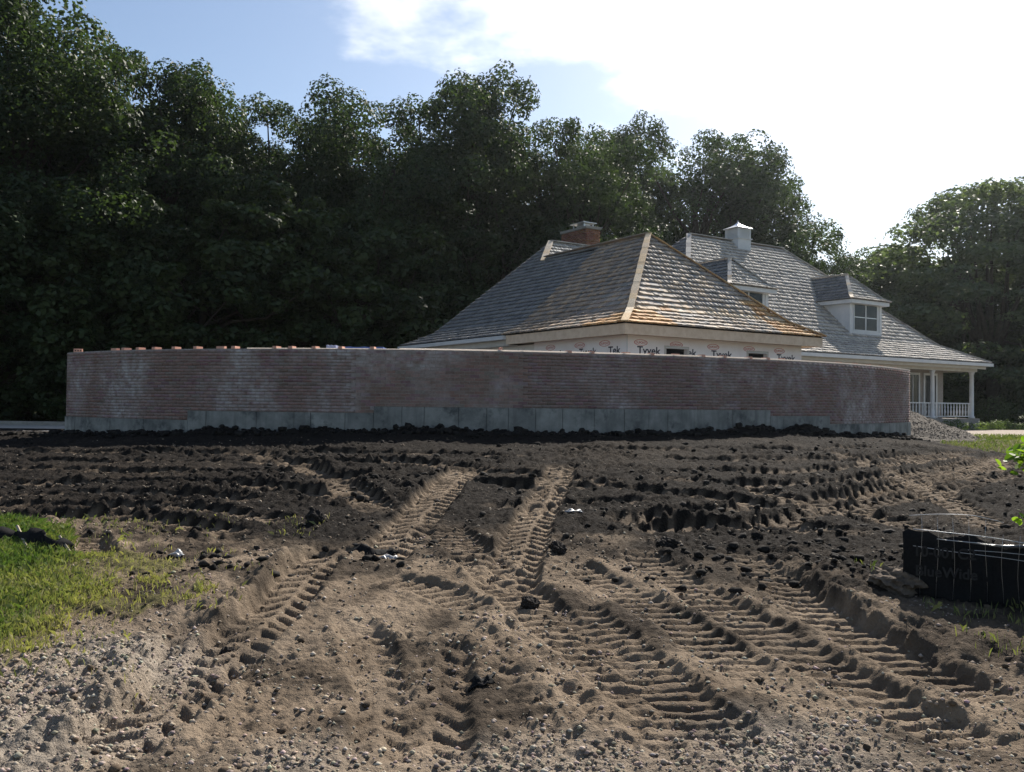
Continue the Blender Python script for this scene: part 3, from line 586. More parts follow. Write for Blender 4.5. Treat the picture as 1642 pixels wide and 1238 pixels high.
# ------------------------------------------------------------------ the house: frame u (along the right-hand faces), v (away), z
TH_ = math.radians(57); UA = np.array([math.sin(TH_), math.cos(TH_), 0]); VA = np.array([-math.cos(TH_), math.sin(TH_), 0]); A0 = np.array([2.834, 22.035, 0])
def H(a, b, z): return A0+UA*a+VA*b+np.array([0, 0, z])
def hbox(mb, a0, a1, b0, b1, z0, z1): return mb.box(a0, a1, b0, b1, z0, z1, lambda x, y, z: H(x, y, z))
ZE = 3.65
NEWG = [(0.325, 0.255, 0.20), (0.365, 0.28, 0.21), (0.28, 0.235, 0.20), (0.42, 0.31, 0.22), (0.23, 0.205, 0.185), (0.335, 0.27, 0.22)]
ORANGE = [(0.52, 0.29, 0.13), (0.56, 0.34, 0.16), (0.47, 0.26, 0.12), (0.58, 0.38, 0.20)]
PALE = [(0.60, 0.47, 0.33), (0.56, 0.42, 0.28), (0.62, 0.52, 0.40)]
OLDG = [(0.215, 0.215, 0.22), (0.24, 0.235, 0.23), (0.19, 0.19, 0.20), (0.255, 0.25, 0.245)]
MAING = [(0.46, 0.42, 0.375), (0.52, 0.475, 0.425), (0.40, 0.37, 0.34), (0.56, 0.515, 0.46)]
def prof_fn(knots):
    """knots: (inset from the eave, height)"""
    d = np.array([k[0] for k in knots]); z = np.array([k[1] for k in knots]); L = np.concatenate([[0], np.cumsum(np.hypot(np.diff(d), np.diff(z)))])
    return lambda s: (np.interp(s, L, d), np.interp(s, L, z)), L[-1]
def shingle_face(place, prof, L, aL, aR, colf, expo=0.25, wr=(0.09, 0.20), s0=0.0, th=0.042):
    """place(a, inset, z) -> world; rows climb the profile"""
    out = []; s = s0; row = 0
    while s < L-0.03:
        e = expo; (d0, z0), (d1, z1) = prof(s-0.03 if s == s0 else s), prof(min(s+e*1.12, L))
        if s == s0: d0 -= 0.03
        l, r = aL(d0), aR(d0); a = l-random.uniform(0, .1)
        tdir = np.array([d1-d0, z1-z0]); tl = np.hypot(*tdir); nd = np.array([-tdir[1], tdir[0]])/tl
        while a < r:
            wd = random.uniform(*wr); b = a+wd; drop = random.uniform(0, 0.018); t = th*random.uniform(0.75, 1.35)
            a_, b_ = max(a, l), min(b-0.006, r)
            if b_-a_ > 0.02:
                dd0 = d0-tdir[0]/tl*drop; zz0 = z0-tdir[1]/tl*drop
                edge = (a_ <= l+1e-6) or (b_ >= r-1e-6) or a_ < aL(d1) or b_ > aR(d1)
                lo0 = (dd0+nd[0]*0.010, zz0+nd[1]*0.010); lo1 = (dd0+nd[0]*(0.010+t), zz0+nd[1]*(0.010+t)); hi0 = (d1-nd[0]*0.004, z1-nd[1]*0.004); hi1 = (d1+nd[0]*0.004, z1+nd[1]*0.004)
                if edge:
                    c0, c1 = max(a_, aL(d1)), min(b_, aR(d1))
                    if c1 < c0: c0 = c1 = min(max((a_+b_)/2, aL(d1)), aR(d1))
                    cor = np.array([place(a_, *lo0), place(b_, *lo0), place(c1, *hi0), place(c0, *hi0), place(a_, *lo1), place(b_, *lo1), place(c1, *hi1), place(c0, *hi1)])
                    o = cor.mean(0); out.append((o, None, None, None, colf(row, (a_+b_)/2, d0), cor))
                else:
                    m = (a_+b_)/2; p0 = np.array(place(m, *lo0)); p1 = np.array(place(m, *hi0)); q0 = np.array(place(m, *lo1)); ex = np.array(place(b_, *lo0))-np.array(place(a_, *lo0)); ey = p1-p0; ez = q0-p0
                    out.append(((p0+p1)/2+ez/2, ex, ey, ez, colf(row, m, d0), None))
            a = b
        s += e; row += 1
    return out
def pick(pal): return np.array(random.choice(pal))*random.choice((0.85, 0.93, 1.0, 1.0, 1.1))
def caps(line, name, mat, parent, pal, wd=0.13, ln=0.25, th=0.03):
    """overlapping cap shingles along a hip or ridge line (list of world points, from low to high)"""
    pts = [np.array(p, float) for p in line]; its = []
    for a, b in zip(pts[:-1], pts[1:]):
        d = b-a; L = np.linalg.norm(d); d /= L; n = max(1, int(L/ln)); side = np.cross(d, [0, 0, 1]); side /= np.linalg.norm(side); up = np.cross(side, d)
        for k in range(n):
            c = a+d*(k+0.5)*L/n; its.append((c+up*0.035, side*wd*2*random.uniform(.9, 1.05), d*(L/n)*1.25, up*th*random.uniform(.9, 1.4)+d*0.0, pick(pal), None))
    return its
# ---- new wing, still wrapped
wing = empty('house_wing', tuple(H(4, 3, 0.6))); tag(wing, 'unfinished house wing in printed white wrap under a new cedar roof', 'house')
WN = [(0, ZE), (0.8, 4.08), (3.9, 6.83)]; pf, LF = prof_fn(WN)
SW = 7.8; VEND = 5.6; APV = 3.5
def pl_left(a, d, z): return H(d, a, z)          # left plane: a = v, inset = u
def pl_front(a, d, z): return H(a, d*APV/3.9, z)  # hip end facing -v
roof = MB()
# decks lie a little under the shingles
kn = [(0.0, ZE-0.02), (0.8, 4.06), (3.9, 6.81)]
for (d0, z0), (d1, z1) in zip(kn[:-1], kn[1:]):
    f0, f1 = d0*APV/3.9, d1*APV/3.9
    roof.poly([H(d0, f0, z0), H(d0, 9.6, z0), H(d1, 9.6, z1), H(d1, f1, z1)]); roof.poly([H(d0, f0, z0), H(d1, f1, z1), H(SW-d1, f1, z1), H(SW-d0, f0, z0)]); roof.poly([H(SW-d0, f0, z0), H(SW-d1, f1, z1), H(SW-d1, 9.6, z1), H(SW-d0, 9.6, z0)])
roof.poly([H(0, 0, ZE-0.02), H(SW, 0, ZE-0.02), H(SW, VEND, ZE-0.02), H(0, VEND, ZE-0.02)])
rw = roof.build('roof', M['deck'], wing)
def colL(row, a, d):
    if row <= 4 and a < 1.6-row*0.28: return pick(ORANGE)
    if row <= 4: return pick(NEWG)*1.05
    return pick(NEWG)*1.15
def colF(row, a, d):
    if row == 4: return pick(PALE) if random.random() < .8 else pick(ORANGE)
    if row == 5 and random.random() < .3: return pick(PALE)
    if row < 4 and (a < 1.9-0.12*row+0.1*math.sin(a*9) or a > SW-1.9): return pick(ORANGE)
    if a > SW-d-0.9 and row < 8: return pick(ORANGE)
    return pick(NEWG)*np.array([1.2, 1.28, 1.36])
sh = shingle_face(pl_left, pf, LF, lambda d: d*APV/3.9, lambda d: 5.75+0.03*d, colL, 0.235)
sh += shingle_face(pl_front, pf, LF, lambda d: d, lambda d: SW-d, colF, 0.235)
lay('shingle', sh, rw, M['cedar'], 300, True, stuff_name='farther_shingles')
hipL = [H(d-0.02, d*APV/3.9-0.02, z+0.01) for d, z in WN]; hipR = [H(SW-d+0.02, d*APV/3.9-0.02, z+0.01) for d, z in WN]
lay('hip_cap', caps(hipL, '', None, None, [(0.66, 0.50, 0.33), (0.62, 0.45, 0.27), (0.68, 0.55, 0.39)], 0.095)+caps(hipR, '', None, None, [(0.58, 0.36, 0.18), (0.62, 0.42, 0.22), (0.55, 0.33, 0.15)], 0.095), rw, M['cedar'], 300)
lay('ridge_cap', caps([H(3.9, 9.0, 6.86), H(3.9, APV, 6.86)], '', None, None, NEWG, 0.12), rw, M['cedar'], 300)
# fascia, soffit, walls
mb = MB(); hbox(mb, 0.02, SW-0.02, 0.02, 0.06, ZE-0.30, ZE-0.03); fa = mb.build('fascia_board', M['wood'], wing)
mb = MB(); hbox(mb, 0.02, 0.06, 0.061, VEND, ZE-0.30, ZE-0.03); mb.build('fascia_board', M['wood'], wing)
mb = MB(); hbox(mb, SW-0.06, SW-0.02, 0.061, VEND, ZE-0.30, ZE-0.03); mb.build('fascia_board', M['wood'], wing)
mb = MB(); hbox(mb, 0.061, SW-0.061, 0.061, VEND, ZE-0.27, ZE-0.255); mb.build('soffit', M['wood'], wing)
OV = 0.45
wins = [(1.83, 2.60, 2.1, 3.08), (5.02, 5.80, 2.1, 3.08)]
mb = MB(); ed = [OV]+[q for a, b, _, _ in wins for q in (a, b)]+[SW-OV]
for k in range(0, len(ed), 2): hbox(mb, ed[k], ed[k+1], OV, OV+0.15, 0.5, ZE-0.272)
for a, b, z0, z1 in wins: hbox(mb, a, b, OV+.0005, OV+0.15, z1, ZE-0.272); hbox(mb, a, b, OV+.0005, OV+0.15, 0.5, z0)
mb.build('wrapped_wall', M['wrap'], wing)
mb = MB(); hbox(mb, OV, OV+0.15, OV+0.151, VEND-0.9, 0.5, ZE-0.272); mb.build('wrapped_wall', M['wrap'], wing)
mb = MB(); hbox(mb, SW-OV-0.15, SW-OV, OV+0.151, VEND, 0.5, ZE-0.272); mb.build('wrapped_wall', M['wrap'], wing)
mb = MB(); hbox(mb, OV-0.004, OV+0.03, OV-0.008, OV-0.002, 2.3, ZE-0.272); mb.build('corner_tape', M['white'], wing)
for a, b, z0, z1 in wins:
    wn = MB(); hbox(wn, a-0.07, b+0.07, OV-0.012, OV-0.002, z1, z1+0.07); hbox(wn, a-0.07, a, OV-0.012, OV-0.002, z0, z1); hbox(wn, b, b+0.07, OV-0.012, OV-0.002, z0, z1)
    wo = wn.build('window_opening', M['trim'], wing); q = MB(); hbox(q, a, b, OV+0.12, OV+0.14, z0, z1); q.build('dark_interior', M['dark'], wo)
    q = MB(); hbox(q, a-0.02, b+0.02, OV-0.02, OV-0.013, z1+0.005, z1+0.03); q.build('tape_flap', M['white'], wo)
# printing on the wrap
def text_mesh(txt, size, name='print'):
    cu = bpy.data.curves.new(name, 'FONT'); cu.body = txt; cu.size = size; cu.align_x = 'CENTER'; cu.extrude = 0.0; cu.offset = 0.02*size
    ob = bpy.data.objects.new(name, cu); C.objects.link(ob); dg = bpy.context.evaluated_depsgraph_get(); me = bpy.data.meshes.new_from_object(ob.evaluated_get(dg)); bpy.data.objects.remove(ob); me.name = name; return me
def put_text(me, name, mat, org, xd, parent, sx=1.0, yd=None):
    o = link(name, me, mat, parent); yd = np.array([0, 0, 1.0]) if yd is None else yd; xd = np.asarray(xd); nd = np.cross(xd, yd)
    pl = Vector(world_loc(parent)) if parent else Vector((0, 0, 0))
    o.matrix_parent_inverse = Matrix.Translation(-pl)
    o.matrix_basis = Matrix(((xd[0]*sx, yd[0], nd[0], org[0]), (xd[1]*sx, yd[1], nd[1], org[1]), (xd[2]*sx, yd[2], nd[2], org[2]), (0, 0, 0, 1))); return o
ty = text_mesh('Tyvek', 0.28, 'lettering'); ek = text_mesh('ek', 0.28, 'lettering'); dp = text_mesh('DUPONT', 0.085, 'lettering'); tek = text_mesh('Tek', 0.28, 'lettering')
def oval(org, xd, parent):
    mb = MB(); n = 22
    for k in range(n):
        q0, q1 = 2*math.pi*k/n, 2*math.pi*(k+1)/n
        f = lambda q, r: np.asarray(org)+np.asarray(xd)*(0.235*r+0.0)*math.cos(q)*(1 if r > .95 else 0.99)+np.array([0, 0, 0.082*(r if r > .95 else r*0.93)])*math.sin(q)
        mb.poly([f(q0, 1), f(q1, 1), f(q1, .9), f(q0, .9)])
    return mb.build('oval_print', M['redink'], parent)
fr = OV-0.004
for uc, me in [(1.21, ty), (2.78, ek), (3.93, ty), (6.64, ty)]:
    put_text(me, 'lettering', M['ink'], H(uc, fr, 2.90), UA, wing, 1.18)
for uc in (0.93, 2.2, 3.6, 5.05, 6.35):
    c = H(uc, fr-0.001*(uc > 2), 3.19); oval(c, UA, wing); put_text(dp, 'small_lettering', M['redink'], H(uc, fr, 3.16), UA, wing)
fl = OV-0.004
for vc, me in [(0.95, tek), (2.1, ty), (3.62, ty)]: put_text(me, 'lettering', M['ink'], H(fl, vc, 2.90), -VA, wing, 1.1)
for vc in (1.35, 2.45, 3.85): oval(H(fl, vc, 3.19), -VA, wing); put_text(dp, 'small_lettering', M['redink'], H(fl, vc, 3.16), -VA, wing)

# ---- the old house
house = empty('house', tuple(H(17, 10, 0.6))); tag(house, 'older white house with weathered shingle roof, two dormers and a porch', 'house')
MZ = [(0, ZE), (1.6, 4.45), (6.6, 9.2)]; mf, LM = prof_fn(MZ); EV = 5.0; EU0, EU1 = 6.95, 26.4; RV = 11.6
rd = MB(); kn = [(0, ZE-0.02), (1.6, 4.43), (6.6, 9.18)]
for (d0, z0), (d1, z1) in zip(kn[:-1], kn[1:]):
    q = lambda d, z: [H(EU0+d, EV+d, z), H(EU1-d, EV+d, z), H(EU1-d, 2*RV-EV-d, z), H(EU0+d, 2*RV-EV-d, z)]
    p, r_ = q(d0, z0), q(d1, z1)
    for k in range(4): rd.poly([p[k], p[(k+1) % 4], r_[(k+1) % 4], r_[k]])
rd.poly([H(EU0+0.9, EV, ZE-0.03), H(EU1, EV, ZE-0.03), H(EU1, 2*RV-EV, ZE-0.03), H(EU0+.9, 2*RV-EV, ZE-0.03)])
mr = rd.build('roof', M['deck'], house)
# rear part with its own hip, left slope in line with the wing
OR = [(0, ZE), (0.8, 4.08), (4.87, 7.69)]; of, LO = prof_fn(OR); OV0 = 10.1
def oldR(d): return 12.9-1.25*min(d, 0.8)/0.8*0.9-max(d-0.8, 0)*(12.9-1.125-OV0)/(4.87-0.8)
def oldL(d): return 5.76+0.03*d if d < 3.83 else OV0-(4.87-d)
rd = MB(); k2 = [(d, z-0.02) for d, z in OR]
for (d0, z0), (d1, z1) in zip(k2[:-1], k2[1:]):
    rd.poly([H(d0, 5.6, z0), H(d0, oldR(d0), z0), H(d1, oldR(d1), z1), H(d1, min(5.6+(d1-.8)*1.1, OV0) if d1 > 1 else 5.6, z1)])
    rd.poly([H(d0, oldR(d0), z0), H(13, oldR(d0), z0), H(13, oldR(d1), z1), H(d1, oldR(d1), z1)])
rd.poly([H(4.87, OV0, 7.67), H(13, OV0, 7.67), H(13, OV0-4.07, 4.06), H(0.8, OV0-4.07, 4.06)])
rr = rd.build('rear_roof', M['deck'], house)
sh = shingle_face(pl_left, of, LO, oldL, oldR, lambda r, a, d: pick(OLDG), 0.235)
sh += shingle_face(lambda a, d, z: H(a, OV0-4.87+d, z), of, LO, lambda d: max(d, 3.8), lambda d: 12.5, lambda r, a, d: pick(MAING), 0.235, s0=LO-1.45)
def dorm_skip(it):
    return True
DU = [(18.32, 21.08), (10.82, 13.58)]
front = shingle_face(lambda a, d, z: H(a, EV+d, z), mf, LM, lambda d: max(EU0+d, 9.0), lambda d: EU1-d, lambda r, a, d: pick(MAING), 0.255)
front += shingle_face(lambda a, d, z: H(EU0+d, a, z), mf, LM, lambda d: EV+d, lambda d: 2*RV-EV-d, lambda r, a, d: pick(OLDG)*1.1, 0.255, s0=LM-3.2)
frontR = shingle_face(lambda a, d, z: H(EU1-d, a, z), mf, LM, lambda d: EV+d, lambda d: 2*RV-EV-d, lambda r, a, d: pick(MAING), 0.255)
allsh = front+frontR
# keep the nearest of the front slope as single shingles
lay('shingle', allsh, mr, M['cedar'], 290, True, stuff_name='farther_shingles'); lay('shingle', sh, rr, M['cedar'], 0, True, stuff_name='farther_shingles')
cl_ = caps([H(EU1-d, EV+d, z+.01) for d, z in MZ], '', None, None, MAING, 0.11)+caps([H(EU0+6.6-t*1.0, RV-t, 9.21-.95*t) for t in (3.0, 0.0)], '', None, None, MAING, 0.11)
cl_ += caps([H(EU0+6.6, RV, 9.22), H(EU1-6.6, RV, 9.22)], '', None, None, MAING, 0.12)+caps([H(4.87-t, OV0-t, 7.7-.887*t) for t in (1.1, 0)], '', None, None, PALE, .11)+caps([H(4.87, OV0, 7.71), H(11, OV0, 7.71)], '', None, None, MAING, .11)
lay('ridge_cap', cl_, mr, M['cedar'], 300)
# eaves: gutter, frieze, soffit
mb = MB(); hbox(mb, 8.3, EU1-0.0, EV-0.10, EV+0.02, ZE-0.17, ZE-0.03); hbox(mb, EU1, EU1+.1, EV-0.10, 2*RV-EV, ZE-0.17, ZE-0.03); mb.build('gutter', M['white'], house)
mb = MB(); hbox(mb, 8.3, EU1-.15, EV+0.12, EV+0.16, ZE-0.30, ZE-0.031); mb.build('fascia_board', M['trim'], house)
mb = MB(); hbox(mb, 8.3, 26.1, EV+0.45, EV+0.75, ZE-0.42, ZE-0.24); hbox(mb, 25.75, 26.05, EV+0.751, 2*RV-EV-1, ZE-0.42, ZE-0.24); mb.build('porch_beam', M['trim'], house)
mb = MB(); hbox(mb, 8.3, EU1-.15, EV+0.161, EV+1.7, ZE-0.25, ZE-0.235); mb.build('soffit', M['white'], house)
mb = MB(); hbox(mb, -0.10, 0.02, VEND, 13.0, ZE-0.15, ZE-0.03); mb.build('gutter', M['white'], house)
mb = MB(); hbox(mb, 0.12, 0.16, VEND-0.0, 12.9, ZE-0.33, ZE-0.031); hbox(mb, 0.161, 0.45, VEND, 12.9, ZE-.33, ZE-.30); mb.build('fascia_board', M['trim'], house)
mb = MB(); hbox(mb, 0.45, 8, VEND-0.9, 12.5, 0.5, ZE-0.32); mb.build('rear_wall', M['stucco'], house)
# main walls
M['taupe'] = simple('taupe_render', (0.24, 0.215, 0.195), (0.31, 0.28, 0.255), 20, 0.9, 0.3, 0.004, 0.15)
mb = MB(); hbox(mb, 8.2, 25.4, 6.7, 2*RV-6.7, 0.4, ZE-0.24); mb.build('wall', M['taupe'], house)
mb = MB(); hbox(mb, 8.2, 26.15, 5.35, 6.69, 0.3, 1.06); hbox(mb, 25.401, 26.15, 6.691, 17, 0.3, 1.06); mb.build('porch_floor', M['taupe'], house)
for a in (11.0, 15.5, 20.2, 22.9, 24.3):
    fr_ = MB(); b0, b1, z0, z1 = a-0.45, a+0.45, 1.75, 3.05
    if a > 22: z0 = 1.08
    hbox(fr_, b0-.09, b1+.09, 6.64, 6.695, z1, z1+.1); hbox(fr_, b0-.09, b0, 6.64, 6.695, z0, z1); hbox(fr_, b1, b1+.09, 6.64, 6.695, z0, z1); hbox(fr_, b0-.09, b1+.09, 6.63, 6.695, z0-.08, z0); hbox(fr_, a-.02, a+.02, 6.65, 6.695, z0, z1)
    f_ = fr_.build('window', M['white'], house); q = MB(); hbox(q, b0, b1, 6.672, 6.69, z0, z1); q.build('pane', M['glass'], f_)
for a in (11.0, 14.9, 18.8, 22.70, 25.89):
    mb = MB(); p = [(0.14, 1.06), (0.14, 1.14), (0.105, 1.16), (0.10, 1.6), (0.098, 2.4), (0.09, 3.1), (0.12, 3.13), (0.12, 3.19), (0.14, 3.20), (0.14, 3.232)]
    c = H(a, EV+0.6, 0); mb.tube([(c[0], c[1], z) for r, z in p], [r for r, z in p], 14); mb.build('porch_column', M['white'], house, True)
for a0, a1 in ((18.95, 22.55), (22.85, 25.75)):
    rl = MB(); hbox(rl, a0, a1, EV+.56, EV+.64, 1.73, 1.78); r_ = rl.build('railing', M['white'], house); q = MB(); hbox(q, a0, a1, EV+.57, EV+.63, 1.14, 1.18); q.build('bottom_rail', M['white'], r_)
    nb = int((a1-a0)/0.235)
    for k in range(nb):
        a = a0+(k+.5)*(a1-a0)/nb; c = H(a, EV+.6, 0); pr = [(.022, 1.18), (.03, 1.25), (.042, 1.36), (.026, 1.5), (.036, 1.58), (.022, 1.66), (.03, 1.73)]
        q = MB(); q.tube([(c[0], c[1], z) for r, z in pr], [r for r, z in pr], 6); q.build('baluster', M['white'], r_, True)
# dormers
for di, (ua, ub) in enumerate(DU):
    dm = MB(); w0, w1 = ua+0.26, ub-0.26; vf = 6.9; zb0, ze = 4.70, 6.17
    vb = lambda z: 6.6+(z-4.45)/0.95      # where the main slope stands at height z
    # cheeks and front as a closed body
    f = [H(w0, vf, zb0-.1), H(w1, vf, zb0-.1), H(w1, vf, ze), H(w0, vf, ze)]; b_ = [H(w0, vb(ze)+.3, zb0-.1), H(w1, vb(ze)+.3, zb0-.1), H(w1, vb(ze)+.3, ze), H(w0, vb(ze)+.3, ze)]
    dm.hexa([f[0], f[1], b_[1], b_[0], f[3], f[2], b_[2], b_[3]]); dbody = dm.build('dormer', M['white'], house)
    tr = MB(); hbox(tr, ua+.03, ub-.03, 6.63, vb(ze)+.25, ze-.12, ze+.05); tr.build('eave_board', M['white'], dbody)
    cs = MB(); hbox(cs, w0-.02, w0+.14, vf-.03, vf-.002, zb0-.02, ze-.121); hbox(cs, w1-.14, w1+.02, vf-.03, vf-.002, zb0-.02, ze-.121); hbox(cs, w0+.141, w1-.141, vf-.032, vf-.002, zb0-.02, zb0+.17); cs.build('corner_board', M['white'], dbody)
    um = (w0+w1)/2; hw = 0.80; wn = MB(); z0, z1 = 4.93, 6.03
    hbox(wn, um-hw-.05, um+hw+.05, vf-.022, vf-.003, z0-.05, z0); hbox(wn, um-hw-.05, um-hw, vf-.022, vf-.003, z0, z1); hbox(wn, um+hw, um+hw+.05, vf-.022, vf-.003, z0, z1); hbox(wn, um-.035, um+.035, vf-.024, vf-.003, z0, z1)
    wo = wn.build('window', M['white'], dbody)
    for a, b in ((um-hw+.001, um-.036), (um+.036, um+hw-.001)):
        q = MB(); hbox(q, a, b, vf-.012, vf-.004, z0, z1); q.build('pane', M['glass'], wo); q = MB(); hbox(q, a, b, vf-.018, vf-.0125, (z0+z1)/2-.015, (z0+z1)/2+.015); q.build('sash_bar', M['metal'], wo)
    zr = 7.50; half = (ub-ua)/2; uc = (ua+ub)/2; va = 7.9; knd = [(0, ze+.06), (0.25, ze+.20), (half, zr)]; dfn, DL = prof_fn(knd)
    deck = MB()
    for (d0, z0_), (d1, z1_) in zip(knd[:-1], knd[1:]):
        g0, g1 = 6.6+(va-6.6)*d0/half, 6.6+(va-6.6)*d1/half
        deck.poly([H(ua+d0, g0, z0_-.02), H(ub-d0, g0, z0_-.02), H(ub-d1, g1, z1_-.02), H(ua+d1, g1, z1_-.02)])
        deck.poly([H(ua+d0, vb(z0_)+.1, z0_-.02), H(ua+d0, g0, z0_-.02), H(ua+d1, g1, z1_-.02), H(ua+d1, vb(z1_)+.1, z1_-.02)]); deck.poly([H(ub-d0, g0, z0_-.02), H(ub-d0, vb(z0_)+.1, z0_-.02), H(ub-d1, vb(z1_)+.1, z1_-.02), H(ub-d1, g1, z1_-.02)])
    deck.build('dormer_roof', M['deck'], dbody)
    its = shingle_face(lambda a, d, z: H(a, 6.6+(va-6.6)*d/half, z), dfn, DL, lambda d: ua+d, lambda d: ub-d, lambda r, a, d: pick(MAING), 0.22)
    vbz = lambda d: vb(float(np.interp(d, [k[0] for k in knd], [k[1] for k in knd])))+.05
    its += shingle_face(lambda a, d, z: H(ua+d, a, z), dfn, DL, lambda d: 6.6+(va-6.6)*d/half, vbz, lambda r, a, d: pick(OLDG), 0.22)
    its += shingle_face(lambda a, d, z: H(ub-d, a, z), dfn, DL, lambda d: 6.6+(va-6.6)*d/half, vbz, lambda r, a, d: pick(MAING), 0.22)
    lay('shingle', its, dbody, M['cedar'], 0, True, stuff_name='dormer_shingles')
    its = caps([H(ua+d, 6.6+(va-6.6)*d/half, z+.01) for d, z in knd], '', None, None, PALE+MAING, .08, .2)+caps([H(ub-d, 6.6+(va-6.6)*d/half, z+.01) for d, z in knd], '', None, None, MAING, .08, .2)+caps([H(uc, va, zr+.01), H(uc, vb(zr), zr+.01)], '', None, None, MAING, .08, .2)
    lay('hip_cap', its, dbody, M['cedar'], 300)
# cupola
cc = (16.65, 11.55); hw = 0.42; cu = MB(); hbox(cu, cc[0]-hw, cc[0]+hw, cc[1]-hw, cc[1]+hw, 8.6, 9.28); cup = cu.build('cupola', M['white'], house)
q = MB(); hbox(q, cc[0]-hw-.05, cc[0]+hw+.05, cc[1]-hw-.05, cc[1]+hw+.05, 9.281, 9.33); q.build('ledge', M['white'], cup)
q = MB(); hbox(q, cc[0]-hw+.06, cc[0]+hw-.06, cc[1]-hw+.06, cc[1]+hw-.06, 9.331, 9.78); q.build('louvre_box', M['white'], cup)
for sx_ in (-1, 1):
    for sy_ in (-1, 1):
        q = MB(); x, y = cc[0]+sx_*(hw-.05), cc[1]+sy_*(hw-.05); hbox(q, x-.045, x+.045, y-.045, y+.045, 9.331, 9.779); q.build('corner_post', M['white'], cup)
for k in range(6):
    z = 9.37+k*.068; q = MB(); hbox(q, cc[0]-hw+.10, cc[0]+hw-.10, cc[1]-hw+.03, cc[1]-hw+.055, z, z+.045); q.build('louvre', M['white'], cup); q = MB(); hbox(q, cc[0]-hw+.03, cc[0]-hw+.055, cc[1]-hw+.10, cc[1]+hw-.10, z, z+.045); q.build('louvre', M['white'], cup)
q = MB(); rr_ = hw+.07; rings = [(rr_, 9.78), (rr_, 9.81), (rr_*.55, 9.90), (rr_*.25, 10.0), (.02, 10.12)]
for (r0_, z0), (r1_, z1) in zip(rings[:-1], rings[1:]):
    cr_ = lambda r, z: [H(cc[0]-r, cc[1]-r, z), H(cc[0]+r, cc[1]-r, z), H(cc[0]+r, cc[1]+r, z), H(cc[0]-r, cc[1]+r, z)]
    a, b = cr_(r0_, z0), cr_(r1_, z1)
    for k in range(4): q.poly([a[k], a[(k+1) % 4], b[(k+1) % 4], b[k]])
c = H(cc[0], cc[1], 0); q.tube([(c[0], c[1], 10.08), (c[0], c[1], 10.2)], .018, 6); q.build('metal_cap', M['metal'], cup)
# chimney
c0, c1, d0, d1 = 7.27, 7.97, 11.0, 12.7; its = []
q = MB(); hbox(q, c0+.01, c1-.01, d0+.01, d1-.01, 5.5, 8.66); ch = q.build('chimney', M['mortar'], house)
for k in range(40):
    z = 8.65-(k+.5)*.075; odd = k % 2
    for lo, hi, fix, ax_ in ((c0, c1, d0, 0), (d0, d1, c0, 1)):
        a = lo-(.1 if odd else 0)
        while a < hi-.02:
            b = min(a+.205, hi); a_ = max(a, lo)
            if b-a_ > .04:
                cen = H((a_+b)/2, fix+.03, z) if ax_ == 0 else H(fix+.03, (a_+b)/2, z); ex = UA*(b-a_-.01) if ax_ == 0 else VA*(b-a_-.01); ey = VA*.07 if ax_ == 0 else UA*.07
                its.append((cen, ex, ey, np.array([0, 0, .064]), np.round(np.array([.27, .13, .085])*random.uniform(.7, 1.15)*40)/40, None))
            a += .215
lay('brick', its, ch, M['chimney'], 0, stuff_name='chimney_bricks')
q = MB(); hbox(q, c0-.05, c1+.05, d0-.05, d1+.05, 8.661, 8.76); q.build('chimney_crown', M['kerb'], ch)
q = MB(); hbox(q, c0+.1, c0+.14, d0+.3, d0+.34, 8.761, 8.95); hbox(q, c1-.14, c1-.1, d0+.3, d0+.34, 8.761, 8.95); hbox(q, c0+.1, c0+.14, d0+1.0, d0+1.04, 8.761, 8.95); hbox(q, c1-.14, c1-.1, d0+1.0, d0+1.04, 8.761, 8.95); hbox(q, c0, c1, d0+.2, d0+1.14, 8.951, 8.975); hbox(q, c0+.2, c1-.2, d0+.4, d0+.9, 8.761, 8.94); q.build('rain_cap', M['metal'], ch)
print('house', round(time.time()-T0, 1))

# ------------------------------------------------------------------ drives, pile, lawn edges
def sheet(name, poly, z, mat, label, n=1):
    mb = MB(); mb.poly([(x, y, z) for x, y in poly]); return tag(mb.build(name, mat), label, 'ground', kind='structure')
def strip(name, pts, wd, dz, mat, label, cat='ground'):
    pts = smooth_path(pts, 6); V = []; F = []
    for i, p in enumerate(pts):
        d = pts[min(i+1, len(pts)-1)]-pts[max(i-1, 0)]; d = d/np.hypot(*d); n = np.array([-d[1], d[0]])
        for k in (-1, 1):
            q = p+n*wd/2*k; V.append((q[0], q[1], float(zb(q[0], q[1]))+dz))
    for i in range(len(pts)-1): F.append((2*i, 2*i+2, 2*i+3, 2*i+1))
    return tag(mesh_np(name, V, np.array(F)[:, ::-1], mat), label, cat, kind='structure')
strip('driveway', [(-60, 31), (-40, 29.0), (-24, 27.8), (-14, 27.2), (-4, 28.5), (0.5, 33)], 5.2, 0.012, M['asphalt'], 'pale paved driveway running behind the curved wall')
pts = smooth_path([(-60, 33.9), (-40, 31.9), (-24, 30.7), (-14, 30.1)], 6); mb = MB()
for a, b in zip(pts[:-1], pts[1:]):
    d = b-a; d /= np.hypot(*d); n = np.array([-d[1], d[0]])*0.09; za, zc = float(zb(*a)), float(zb(*b))
    mb.hexa([(a[0]-n[0], a[1]-n[1], za-.1), (b[0]-n[0], b[1]-n[1], zc-.1), (b[0]+n[0], b[1]+n[1], zc-.1), (a[0]+n[0], a[1]+n[1], za-.1), (a[0]-n[0], a[1]-n[1], za+.13), (b[0]-n[0], b[1]-n[1], zc+.13), (b[0]+n[0], b[1]+n[1], zc+.13), (a[0]+n[0], a[1]+n[1], za+.13)])
tag(mb.build('kerb', M['kerb']), 'low concrete kerb along the far side of the driveway', 'kerb', kind='structure')
